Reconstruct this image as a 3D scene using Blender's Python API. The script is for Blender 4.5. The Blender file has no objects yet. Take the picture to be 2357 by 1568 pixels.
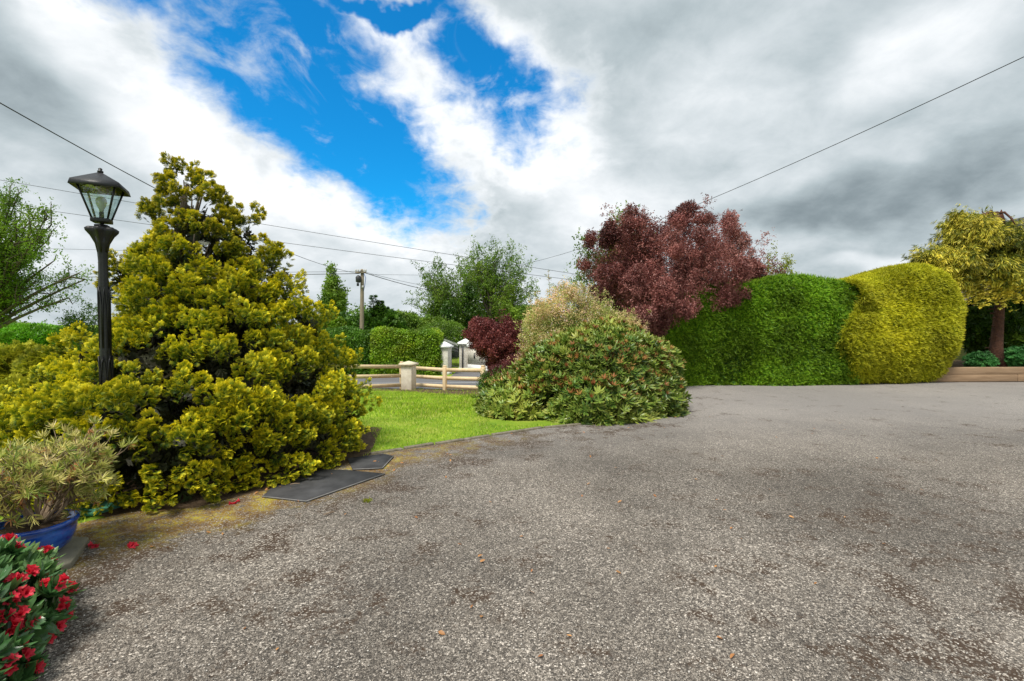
import bpy, bmesh, math, random
import numpy as np
from mathutils import Vector, Matrix

S = bpy.context.scene
COL = S.collection
R = math.radians

# ------------------------------------------------------------------ camera, sky, sun, exposure
F, CX, CY, EYE = 1112.0, 1178.5, 784.0, 1.5
PITCH = R(2.0)
cd = bpy.data.cameras.new('camera'); cam = bpy.data.objects.new('camera', cd); COL.objects.link(cam)
cam.location = (0, 0, EYE); cam.rotation_euler = (R(90) - PITCH, 0, 0)
cd.sensor_width = 36; cd.lens = F / 2357 * 36; cd.clip_end = 5000; cd.clip_start = .05
S.camera = cam
S.view_settings.view_transform = 'Standard'; S.view_settings.look = 'None'
S.view_settings.exposure = 0.8; S.view_settings.gamma = 1
S.cycles.max_bounces = 6; S.cycles.diffuse_bounces = 3; S.cycles.transmission_bounces = 4; S.cycles.transparent_max_bounces = 6
S.cycles.caustics_reflective = False; S.cycles.caustics_refractive = False

SUN_EL, SUN_AZ = 63, -150          # azimuth clockwise from +Y: behind the camera, to the left
ld = bpy.data.lights.new('sun', 'SUN'); sun = bpy.data.objects.new('sun', ld); COL.objects.link(sun)
ld.energy = 2.5; ld.angle = R(18); ld.color = (1, .95, .86)
_a = R(SUN_AZ); _e = R(SUN_EL)
sv = Vector((math.sin(_a) * math.cos(_e), math.cos(_a) * math.cos(_e), math.sin(_e)))
sun.rotation_euler = sv.to_track_quat('Z', 'Y').to_euler(); sun.location = (-5, -8, 20)

def ray(u, v):
    a = (u - CX) / F; b = -(v - CY) / F
    return Vector((a, b * math.sin(PITCH) + math.cos(PITCH), b * math.cos(PITCH) - math.sin(PITCH)))
def W(u, v, Y):
    d = ray(u, v); return Vector((d.x * Y / d.y, Y, EYE + d.z * Y / d.y))
def sstep(a, b, x):
    t = np.clip((np.asarray(x, float) - a) / (b - a), 0, 1); return t * t * (3 - 2 * t)
def gz(x, y):
    y = np.asarray(y, float)
    s = .5 * (np.sqrt((y - 8) ** 2 + 1) + y - 8)
    d = np.minimum(.1 * s, 1.2 + .2 * np.clip((y - 20) / 8, 0, 1))
    return -d * (1 - sstep(1.5, 4.5, x))
def G(u, v):
    d = ray(u, v); t = 1.
    for _ in range(60):
        p = Vector((0, 0, EYE)) + d * t
        t += (float(p.z - gz(p.x, p.y))) / max(-d.z, .02) * .6
    return Vector((0, 0, EYE)) + d * t

# ---- node helpers
class NT:
    def __init__(s, nt): s.nt = nt; nt.nodes.clear()
    def n(s, t, **k):
        o = s.nt.nodes.new(t)
        for a, b in k.items():
            if a.startswith('i_'):
                key = a[2:]; key = int(key) if key.isdigit() else key.replace('_', ' ')
                s.set(o.inputs[key], b)
            else: setattr(o, a, b)
        return o
    def set(s, inp, v):
        if isinstance(v, bpy.types.NodeSocket): s.nt.links.new(v, inp)
        elif isinstance(v, bpy.types.Node): s.nt.links.new(v.outputs[0], inp)
        else: inp.default_value = v
    def m(s, op, a, b=None, c=None, clamp=False):
        o = s.nt.nodes.new('ShaderNodeMath'); o.operation = op; o.use_clamp = clamp
        for i, v in enumerate((a, b, c)):
            if v is not None: s.set(o.inputs[i], v)
        return o.outputs[0]
    def v(s, op, a, b=None, out=0):
        o = s.nt.nodes.new('ShaderNodeVectorMath'); o.operation = op
        for i, x in enumerate((a, b)):
            if x is not None: s.set(o.inputs[i], x)
        return o.outputs[out]
    def scale(s, a, k):
        o = s.nt.nodes.new('ShaderNodeVectorMath'); o.operation = 'SCALE'; s.set(o.inputs[0], a); s.set(o.inputs[3], k); return o.outputs[0]
    def noise(s, vec, sc, det=4, rough=.5, dist=0, col=False):
        o = s.n('ShaderNodeTexNoise'); s.set(o.inputs['Vector'], vec); s.set(o.inputs['Scale'], sc)
        o.inputs['Detail'].default_value = det; o.inputs['Roughness'].default_value = rough; o.inputs['Distortion'].default_value = dist
        return o.outputs[1 if col else 0]
    def ramp(s, f, stops, interp='LINEAR'):
        o = s.n('ShaderNodeValToRGB'); s.set(o.inputs[0], f); e = o.color_ramp.elements; o.color_ramp.interpolation = interp
        while len(e) < len(stops): e.new(.5)
        for el, (p, c) in zip(e, stops):
            el.position = p; el.color = (*c, 1) if len(c) == 3 else c
        return o.outputs[0]
    def mix(s, f, a, b, mode='MIX'):
        o = s.n('ShaderNodeMix', data_type='RGBA', blend_type=mode, clamp_factor=True)
        s.set(o.inputs[0], f); s.set(o.inputs[6], (*a, 1) if isinstance(a, tuple) and len(a) == 3 else a)
        s.set(o.inputs[7], (*b, 1) if isinstance(b, tuple) and len(b) == 3 else b); return o.outputs[2]
    def mapr(s, v, a, b, c=0., d=1., smooth=True):
        o = s.n('ShaderNodeMapRange', interpolation_type='SMOOTHSTEP' if smooth else 'LINEAR')
        for i, x in enumerate((v, a, b, c, d)): s.set(o.inputs[i], x)
        return o.outputs[0]

# ---- sky: Nishita blue with a broken deck of clouds, all laid out by direction
def build_world():
    w = bpy.data.worlds.new('World'); S.world = w; w.use_nodes = True
    t = NT(w.node_tree)
    sky = t.n('ShaderNodeTexSky', sky_type='NISHITA', sun_disc=False)
    sky.sun_elevation = _e; sky.sun_rotation = _a; sky.air_density = 1.15; sky.dust_density = .3; sky.ozone_density = 3.5
    d = t.n('ShaderNodeTexCoord').outputs['Generated']
    sep = t.n('ShaderNodeSeparateXYZ', i_0=d)
    z = t.m('MAXIMUM', sep.outputs[2], 0.0)
    den = t.m('ADD', z, .42)
    pl = t.n('ShaderNodeCombineXYZ', i_0=t.m('DIVIDE', sep.outputs[0], den), i_1=t.m('DIVIDE', sep.outputs[1], den), i_2=t.m('MULTIPLY', z, .8))
    wob = t.noise(d, 5.5, 5, .6, col=True)
    dw = t.v('ADD', d, t.scale(t.v('SUBTRACT', wob, (.5, .5, .5)), .2))
    wob2 = t.noise(d, 2.2, 4, .55, col=True)
    dl = t.v('ADD', d, t.scale(t.v('SUBTRACT', wob2, (.5, .5, .5)), .3))
    def blob(u, v, ru, rv, ang, vec, soft=1.):
        c = ray(u, v).normalized(); a = R(ang)
        ex = ray(u + ru * math.cos(a), v + ru * math.sin(a)).normalized() - c
        ey = ray(u - rv * math.sin(a), v + rv * math.cos(a)).normalized() - c
        q = t.v('SUBTRACT', vec, tuple(c))
        A = t.v('DOT_PRODUCT', q, tuple(ex / ex.length_squared), out=1); B = t.v('DOT_PRODUCT', q, tuple(ey / ey.length_squared), out=1)
        l = t.m('SQRT', t.m('ADD', t.m('MULTIPLY', A, A), t.m('MULTIPLY', B, B)))
        return t.m('SUBTRACT', 1., l)          # 1 at centre, 0 at rim
    # openings in the cloud
    op = None
    for (u, v, ru, rv, an, k) in [(570, 10, 360, 170, 8, 1.), (660, 200, 320, 205, 40, 1.), (840, 335, 285, 155, 38, 1.), (1080, 130, 400, 170, 35, .68), (1200, 250, 230, 160, 0, .64), (1080, 480, 110, 120, 0, .3), (900, 20, 260, 60, 0, .9)]:
        b = t.m('ADD', blob(u, v, ru, rv, an, dw), k - 1.)
        op = b if op is None else t.m('MAXIMUM', op, b)
    n1 = t.noise(pl, 4.6, 9, .62, .3)
    n2 = t.noise(pl, 15., 7, .62, .4)
    o2 = t.m('ADD', op, t.m('ADD', t.m('MULTIPLY', t.m('SUBTRACT', n1, .5), .8), t.m('MULTIPLY', t.m('SUBTRACT', n2, .5), .6)))
    blue = t.mapr(o2, -.10, .44)
    blue = t.m('MULTIPLY', blue, t.m('SUBTRACT', 1., t.mapr(t.noise(t.v('MULTIPLY', pl, (1., .55, 1.)), 7., 8, .62, .6), .54, .78, 0., .6)))
    # brightness of the clouds
    br = .635
    for (u, v, r1, r2, an, amp) in [(330, 260, 380, 120, 48, .30), (620, 470, 480, 120, 12, .34), (1000, 110, 130, 90, 20, .42), (1180, 330, 330, 200, 25, .34),
                                    (1400, 520, 330, 150, -10, .26), (2100, 130, 330, 170, -20, .26), (1650, 260, 250, 170, 0, .14),
                                    (1950, 500, 560, 90, 4, -.36), (1500, 60, 250, 90, -20, -.10), (2300, 400, 250, 110, -10, -.16), (60, 290, 260, 150, 35, -.24), (60, 40, 190, 130, 0, .10), (1100, 690, 900, 60, 0, .12),
                                    (2050, 625, 300, 32, 0, .26), (30, 600, 500, 130, 5, .20), (900, 620, 500, 90, 5, .14), (130, 190, 200, 60, 40, .1)]:
        b = t.mapr(blob(u, v, r1, r2, an, dl), 0., .8, 0., amp)
        br = t.m('ADD', br, b)
    n3 = t.noise(pl, 2.2, 9, .55, .3); n4 = t.noise(pl, 7., 9, .6, .2)
    br = t.m('ADD', br, t.m('ADD', t.m('MULTIPLY', t.m('SUBTRACT', n3, .5), .36), t.m('MULTIPLY', t.m('SUBTRACT', n4, .5), .5)))
    edge = t.mapr(o2, -.35, .0, 0., .16)
    br = t.m('ADD', br, edge)
    cl = t.ramp(br, [(.10, (.09, .118, .132)), (.32, (.165, .20, .218)), (.54, (.28, .325, .345)), (.76, (.42, .455, .475)), (1.0, (.60, .615, .63))])
    bg1 = t.n('ShaderNodeBackground'); bg1.inputs[1].default_value = .1
    sk = t.mix(1., sky.outputs[0], (.05, .70, 1.05), 'MULTIPLY'); t.set(bg1.inputs[0], sk)
    bg2 = t.n('ShaderNodeBackground'); t.set(bg2.inputs[0], cl); bg2.inputs[1].default_value = 1.0
    mx = t.n('ShaderNodeMixShader'); t.set(mx.inputs[0], blue); t.set(mx.inputs[1], bg2); t.set(mx.inputs[2], bg1)
    out = t.n('ShaderNodeOutputWorld'); t.set(out.inputs[0], mx)
build_world()

# ------------------------------------------------------------------ materials
def new_mat(name):
    m = bpy.data.materials.new(name); m.use_nodes = True; return m, NT(m.node_tree)
def finish(t, base, rough=.6, spec=.5, bump=None, bstr=.5, bdist=.01, trans=0, metal=0, coat=0):
    p = t.n('ShaderNodeBsdfPrincipled'); t.set(p.inputs['Base Color'], (*base, 1) if isinstance(base, tuple) else base)
    t.set(p.inputs['Roughness'], rough); p.inputs['Specular IOR Level'].default_value = spec; p.inputs['Metallic'].default_value = metal
    p.inputs['Coat Weight'].default_value = coat
    if bump is not None:
        b = t.n('ShaderNodeBump'); t.set(b.inputs['Height'], bump); b.inputs['Strength'].default_value = bstr; b.inputs['Distance'].default_value = bdist
        t.set(p.inputs['Normal'], b)
    sh = p.outputs[0]
    if trans:
        tr = t.n('ShaderNodeBsdfTranslucent'); t.set(tr.inputs[0], (*base, 1) if isinstance(base, tuple) else base)
        mx = t.n('ShaderNodeMixShader'); mx.inputs[0].default_value = trans; t.set(mx.inputs[1], sh); t.set(mx.inputs[2], tr); sh = mx.outputs[0]
    o = t.n('ShaderNodeOutputMaterial'); t.set(o.inputs[0], sh)
def leaf_mat(name, cols, tip=None, tip0=.3, tip1=1., tipamt=1., trans=.25, rough=.5, spec=.35, patch=.35, psc=1.3, tipr=0):
    m, t = new_mat(name)
    r = t.n('ShaderNodeAttribute', attribute_name='rnd').outputs['Fac']
    c = t.ramp(r, [(i / (len(cols) - 1), k) for i, k in enumerate(cols)])
    if tip:
        tp = t.n('ShaderNodeAttribute', attribute_name='tip').outputs['Fac']
        c = t.mix(t.m('MULTIPLY', t.m('MULTIPLY', t.mapr(tp, tip0, tip1), tipamt), t.mapr(r, 0, tipr, 1 - .85 * (tipr > 0), 1) if tipr else 1.), c, tip)
    g = t.n('ShaderNodeNewGeometry').outputs['Position']
    n = t.mapr(t.noise(g, psc, 3), .3, .7, 1 - patch, 1 + patch * .6)
    c = t.mix(1., c, t.n('ShaderNodeCombineColor', i_0=n, i_1=n, i_2=n).outputs[0], 'MULTIPLY')
    finish(t, c, rough, spec, trans=trans); return m
def plain(name, c, rough=.6, spec=.4, var=.2, sc=8., c2=None, bstr=.4, bd=.01, metal=0, stretch=None, coat=0):
    m, t = new_mat(name)
    v = t.n('ShaderNodeTexCoord').outputs['Object']
    if stretch: v = t.v('MULTIPLY', v, stretch)
    n = t.noise(v, sc, 6, .6)
    lo = c2 or tuple(x * (1 - var) for x in c)
    col = t.ramp(n, [(.3, lo), (.7, c)])
    finish(t, col, rough, spec, t.noise(v, sc * 4, 5, .6), bstr, bd, metal=metal, coat=coat); return m

M = {}
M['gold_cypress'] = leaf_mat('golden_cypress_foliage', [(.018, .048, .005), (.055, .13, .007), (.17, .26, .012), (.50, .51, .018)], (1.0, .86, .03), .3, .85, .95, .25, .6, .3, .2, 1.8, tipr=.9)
M['gold_top'] = leaf_mat('golden_cypress_top_foliage', [(.02, .045, .006), (.055, .11, .009), (.21, .26, .014)], (.93, .76, .03), .3, .9, .9, .3, .6, .3, .3, 1.8, tipr=.8)
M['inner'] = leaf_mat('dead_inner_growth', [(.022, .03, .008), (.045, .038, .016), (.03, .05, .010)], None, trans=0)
M['green_hedge'] = leaf_mat('green_hedge_foliage', [(.028, .10, .007), (.07, .20, .01), (.17, .36, .015)], (.42, .64, .03), .4, 1., .8, .3, .55, .3, .35, 1.1)
M['gold_hedge'] = leaf_mat('gold_hedge_foliage', [(.12, .17, .006), (.32, .36, .01), (.60, .57, .018)], (.95, .86, .045), .4, 1., .75, .3, .6, .3, .25, 1.1)
M['juniper'] = leaf_mat('juniper_foliage', [(.12, .19, .01), (.22, .28, .015), (.4, .4, .02)], (.66, .60, .04), .4, 1., .8, .3, .6)
M['rhodo'] = leaf_mat('rhododendron_leaf', [(.035, .085, .014), (.095, .19, .028), (.23, .32, .045), (.50, .47, .09)], (.60, .54, .12), .5, 1.2, .6, .15, .38, .5, .25, 1.5)
M['rhodo_near'] = leaf_mat('near_rhododendron_leaf', [(.035, .10, .03), (.06, .16, .045), (.13, .24, .07), (.42, .42, .10)], (.20, .30, .10), .7, 1.3, .4, .15, .33, .55, .2, 3)
M['bud'] = leaf_mat('brown_bud', [(.20, .07, .025), (.36, .14, .04), (.50, .30, .09)], None, trans=.1)
M['pale_shrub'] = leaf_mat('pale_shrub_leaf', [(.14, .26, .035), (.36, .42, .09), (.80, .56, .30), (.98, .56, .44)], (.95, .80, .5), .5, 1.2, .4, .25, .5)
M['pink'] = leaf_mat('pink_blossom', [(.75, .40, .38), (.85, .60, .52), (.9, .8, .72)], None, trans=.3)
M['purple'] = leaf_mat('plum_leaf', [(.045, .014, .015), (.16, .047, .043), (.38, .145, .125), (.66, .32, .28)], None, trans=.25, rough=.45, patch=.35)
M['purple_dark'] = leaf_mat('dark_plum_leaf', [(.07, .016, .02), (.18, .042, .042), (.38, .11, .09)], None, trans=.25, rough=.45)
M['broad'] = leaf_mat('broadleaf_green', [(.07, .15, .014), (.16, .28, .026), (.32, .44, .05)], None, trans=.35)
M['oak'] = leaf_mat('fresh_oak_leaf', [(.09, .19, .014), (.19, .34, .02), (.36, .52, .035)], None, trans=.4)
M['laurel'] = leaf_mat('bright_laurel', [(.07, .25, .01), (.13, .38, .015), (.24, .52, .03)], (.38, .6, .04), .5, 1.2, .5, .3, .4)
M['beech'] = leaf_mat('hedge_beech_leaf', [(.08, .20, .01), (.20, .36, .015), (.40, .50, .03)], (.6, .62, .05), .5, 1.2, .5, .3, .45)
M['beech_dark'] = leaf_mat('mid_green_hedge_leaf', [(.04, .12, .01), (.09, .22, .015), (.17, .33, .03)], (.26, .42, .04), .5, 1.2, .5, .3, .45)
M['dark_leaf'] = leaf_mat('dark_laurel_leaf', [(.02, .055, .008), (.05, .12, .012), (.16, .24, .02)], None, trans=.2, rough=.35, spec=.5)
M['conifer_far'] = leaf_mat('green_conifer_foliage', [(.03, .09, .01), (.06, .16, .015), (.13, .26, .02)], (.22, .38, .03), .5, 1.2, .6, .2)
M['weeping'] = leaf_mat('weeping_gold_foliage', [(.05, .09, .010), (.28, .31, .02), (.82, .66, .06)], (1., .84, .12), .25, .9, .85, .3, tipr=.5)
M['azalea'] = leaf_mat('pale_narrow_leaf', [(.20, .30, .05), (.42, .46, .10), (.66, .62, .18), (.80, .66, .30)], (.8, .66, .35), .5, 1.2, .5, .25, .45)
M['dead'] = leaf_mat('dead_leaf', [(.35, .14, .05), (.55, .28, .1)], None, trans=.15)
M['red'] = leaf_mat('red_petal', [(.55, .008, .02), (.72, .015, .045), (.85, .05, .09)], (.9, .10, .14), .6, 1.2, .5, .3, .45, .3, .1)
M['cover'] = leaf_mat('ground_cover_leaf', [(.03, .13, .03), (.06, .22, .05), (.14, .34, .08)], None, trans=.25)
M['white_leaf'] = leaf_mat('pale_blossom_leaf', [(.3, .36, .2), (.5, .55, .38), (.75, .78, .65)], None, trans=.3)
M['bark'] = plain('grey_bark', (.16, .13, .10), .9, .2, .5, 20, bstr=.8)
M['bark_red'] = plain('red_brown_bark', (.17, .075, .045), .85, .3, .6, 9, c2=(.06, .03, .022), bstr=1, bd=.05)
M['twig'] = plain('pale_twig', (.34, .25, .17), .8, .3, .4, 30)
M['pole_wood'] = plain('weathered_pole_wood', (.34, .28, .20), .9, .2, .4, 5, stretch=(6, 6, .6))
M['dark_metal'] = plain('dark_fitting', (.03, .032, .036), .5, .5, .2)
M['ceramic_white'] = plain('pale_insulator', (.6, .58, .55), .4, .5, .2)
M['cable'] = plain('cable_black', (.02, .02, .022), .6, .4, .1)
M['blue_wire'] = plain('blue_wire', (.05, .12, .35), .6, .4, .1)
M['lamp_iron'] = plain('black_painted_iron', (.020, .020, .022), .42, .35, .5, 14, c2=(.012, .012, .013), bstr=.6, bd=.004, coat=0)
M['slate_paint'] = plain('worn_black_paint', (.035, .036, .042), .45, .4, .6, 10, c2=(.02, .02, .023), bstr=.7, bd=.004)
M['fence'] = plain('pale_timber_fence', (.84, .66, .42), .75, .3, .2, 4, c2=(.72, .54, .32), stretch=(1, 1, 1))
M['render_cream'] = plain('cream_render', (.80, .74, .62), .85, .2, .2, 6, c2=(.62, .55, .44))
M['cap'] = plain('pale_stone_cap', (.72, .64, .48), .85, .2, .2, 9)
M['white_paint'] = plain('white_paint', (.88, .88, .87), .6, .3, .12, 5)
M['sleeper'] = plain('sleeper_timber', (.40, .27, .17), .85, .2, .3, 3, c2=(.26, .17, .10), stretch=(.6, 3, 6))
M['slab'] = plain('concrete_slab', (.26, .24, .18), .9, .2, .3, 8)
M['mat_grey'] = plain('dark_grey_cover', (.085, .085, .088), .9, .15, .5, 5, bstr=.3, bd=.004)
M['mat_edge'] = plain('pale_cover_edge', (.24, .235, .23), .8, .2, .4, 14)
M['soil'] = plain('brown_soil', (.17, .115, .07), .95, .1, .5, 12, c2=(.07, .048, .03), bstr=1, bd=.03)
M['kerb'] = plain('worn_kerb', (.26, .23, .18), .9, .2, .5, 18, c2=(.11, .095, .06), bstr=.8, bd=.01)
M['hose'] = plain('faded_green_strip', (.10, .38, .24), .6, .4, .3, 6)
M['road_line'] = plain('worn_white_line', (.6, .6, .6), .8, .2, .35, 9)
M['stone_wall'] = plain('brown_grey_wall', (.22, .19, .16), .9, .2, .3, 3, stretch=(1, 1, 8))
M['roof'] = plain('dark_roof_slate', (.10, .10, .11), .8, .3, .3, 6)
def build_mats():
    m, t = new_mat('blue_glaze'); v = t.n('ShaderNodeTexCoord').outputs['Object']
    c = t.ramp(t.noise(t.v('MULTIPLY', v, (1, 1, 2.)), 9, 6, .6), [(.3, (.004, .02, .14)), (.5, (.008, .07, .42)), (.72, (.03, .17, .62))])
    finish(t, c, .12, .6, t.noise(v, 20, 4), .15, .01, coat=.6); M['glaze'] = m
    m, t = new_mat('lantern_glass')
    v = t.n('ShaderNodeTexCoord').outputs['Object']
    gl = t.n('ShaderNodeBsdfGlossy'); gl.inputs[1].default_value = .08; tr = t.n('ShaderNodeBsdfTransparent'); t.set(tr.inputs[0], (.80, .90, .88, 1))
    b = t.n('ShaderNodeBump'); t.set(b.inputs['Height'], t.noise(v, 14, 3)); b.inputs['Strength'].default_value = 1; b.inputs['Distance'].default_value = .05; t.set(gl.inputs['Normal'], b)
    mx = t.n('ShaderNodeMixShader'); t.set(mx.inputs[0], t.mapr(t.noise(v, 11, 3, .6), .35, .7, .06, .4)); t.set(mx.inputs[1], tr); t.set(mx.inputs[2], gl)
    o = t.n('ShaderNodeOutputMaterial'); t.set(o.inputs[0], mx); M['glass'] = m
    m, t = new_mat('frosted_bulb'); finish(t, (.72, .72, .68), .3, .5, trans=.3); M['bulb'] = m
    # pebble dash
    m, t = new_mat('pebble_dash'); v = t.n('ShaderNodeTexCoord').outputs['Object']
    vo = t.n('ShaderNodeTexVoronoi'); t.set(vo.inputs['Vector'], v); vo.inputs['Scale'].default_value = 38
    g = t.n('ShaderNodeSeparateColor', i_0=vo.outputs['Color'])
    c = t.ramp(g.outputs[0], [(0, (.52, .48, .41)), (.5, (.70, .65, .57)), (1, (.86, .83, .77))])
    st = t.mapr(t.noise(t.v('MULTIPLY', v, (3, 3, .5)), 3, 5), .5, .72)
    c = t.mix(t.m('MULTIPLY', st, .5), c, (.34, .24, .14)); finish(t, c, .9, .2, vo.outputs['Distance'], .6, .01); M['dash'] = m
    # ground (grass under the blades, fields beyond)
    m, t = new_mat('lawn_ground'); v = t.n('ShaderNodeNewGeometry').outputs['Position']
    c = t.ramp(t.noise(v, 1.2, 6, .65), [(.3, (.13, .24, .02)), (.5, (.23, .34, .03)), (.68, (.36, .40, .07))])
    c = t.mix(t.m('MULTIPLY', t.mapr(t.noise(v, 60, 4), .45, .7), .5), c, (.09, .15, .02))
    finish(t, c, .9, .1, t.noise(v, 70, 5), .7, .02); M['lawn'] = m
    m, t = new_mat('grass_blade'); r = t.n('ShaderNodeAttribute', attribute_name='rnd').outputs['Fac']
    c = t.ramp(r, [(0, (.17, .33, .02)), (.5, (.34, .52, .035)), (.85, (.56, .66, .07)), (1, (.66, .6, .24))])
    v = t.n('ShaderNodeNewGeometry').outputs['Position']; k = t.mapr(t.noise(v, 1.6, 4), .3, .7, .75, 1.2)
    c = t.mix(1., c, t.n('ShaderNodeCombineColor', i_0=k, i_1=k, i_2=k).outputs[0], 'MULTIPLY'); finish(t, c, .6, .2, trans=.35); M['blade'] = m
    # chipped tarmac of the drive
    m, t = new_mat('chipped_tarmac'); v = t.n('ShaderNodeNewGeometry').outputs['Position']
    vv = t.v('ADD', v, t.scale(t.noise(v, 60, 2, col=True), .012))
    def vor(sc, feat='F1'):
        o = t.n('ShaderNodeTexVoronoi', feature=feat); t.set(o.inputs['Vector'], vv); o.inputs['Scale'].default_value = sc; return o
    va = vor(112); vb = vor(200); ve = vor(112, 'DISTANCE_TO_EDGE')
    ra = t.n('ShaderNodeSeparateColor', i_0=va.outputs['Color']); rb = t.n('ShaderNodeSeparateColor', i_0=vb.outputs['Color'])
    ca = t.ramp(ra.outputs[0], [(0, (.06, .055, .05)), (.35, (.17, .155, .14)), (.65, (.28, .26, .235)), (.88, (.42, .39, .355)), (1, (.60, .565, .52))])
    cb = t.ramp(rb.outputs[1], [(0, (.05, .046, .042)), (.5, (.15, .135, .12)), (1, (.40, .37, .33))])
    big = t.mapr(t.noise(v, .9, 5, .6), .36, .60)
    sel = t.m('GREATER_THAN', ra.outputs[1], t.mapr(big, 0, 1, .62, .30))
    c = t.mix(sel, cb, ca)
    gap = t.mapr(ve.outputs['Distance'], .0, .18, .35, 1.)
    c = t.mix(1., c, t.n('ShaderNodeCombineColor', i_0=gap, i_1=gap, i_2=gap).outputs[0], 'MULTIPLY')
    c = t.mix(1., c, (1.12, 1.06, 1.0), 'MULTIPLY')
    # worn pale and dark tarry patches
    wn = t.mapr(t.noise(v, .38, 6, .62), .34, .66, .70, 1.3)
    c = t.mix(1., c, t.n('ShaderNodeCombineColor', i_0=wn, i_1=wn, i_2=wn).outputs[0], 'MULTIPLY')
    at = t.n('ShaderNodeAttribute', attribute_name='moss').outputs['Fac']
    fade = t.n('ShaderNodeAttribute', attribute_name='far_pale').outputs['Fac']
    c = t.mix(t.m('MULTIPLY', fade, .6), c, (.33, .31, .30))  # tarmac blends to an even paler grey towards the far end
    nm = t.noise(v, 2.6, 8, .68); nf = t.noise(v, 26, 5, .7)
    ms = t.m('ADD', t.m('MULTIPLY', nm, .7), t.m('MULTIPLY', nf, .3))
    moss = t.mapr(t.m('ADD', t.m('MULTIPLY', t.m('SUBTRACT', ms, .5), 1.35), t.m('MULTIPLY', at, .25)), .075, .20)
    mc = t.ramp(t.noise(v, 5, 5, .7), [(.35, (.11, .055, .02)), (.48, (.24, .14, .025)), (.62, (.42, .34, .035))])
    mb = t.mapr(at, .5, .9, 0, 1); mc = t.mix(mb, (.055, .032, .018), mc)
    stone = t.m('MULTIPLY', t.m('GREATER_THAN', ra.outputs[0], .66), .7)
    mfac = t.m('MULTIPLY', moss, t.m('SUBTRACT', .92, stone))
    c = t.mix(mfac, c, mc)
    hgt = t.m('ADD', t.m('MULTIPLY', ve.outputs['Distance'], .8), t.m('MULTIPLY', ra.outputs[0], .35))
    finish(t, c, .8, .3, hgt, .8, .008); M['tarmac'] = m
    m, t = new_mat('road_tarmac'); v = t.n('ShaderNodeNewGeometry').outputs['Position']
    c = t.ramp(t.noise(v, 40, 5, .7), [(.3, (.10, .10, .105)), (.7, (.20, .20, .21))])
    c = t.mix(t.mapr(t.noise(v, .7, 3), .45, .65, 0, .4), c, (.15, .13, .125)); finish(t, c, .85, .2); M['road'] = m
build_mats()

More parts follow.
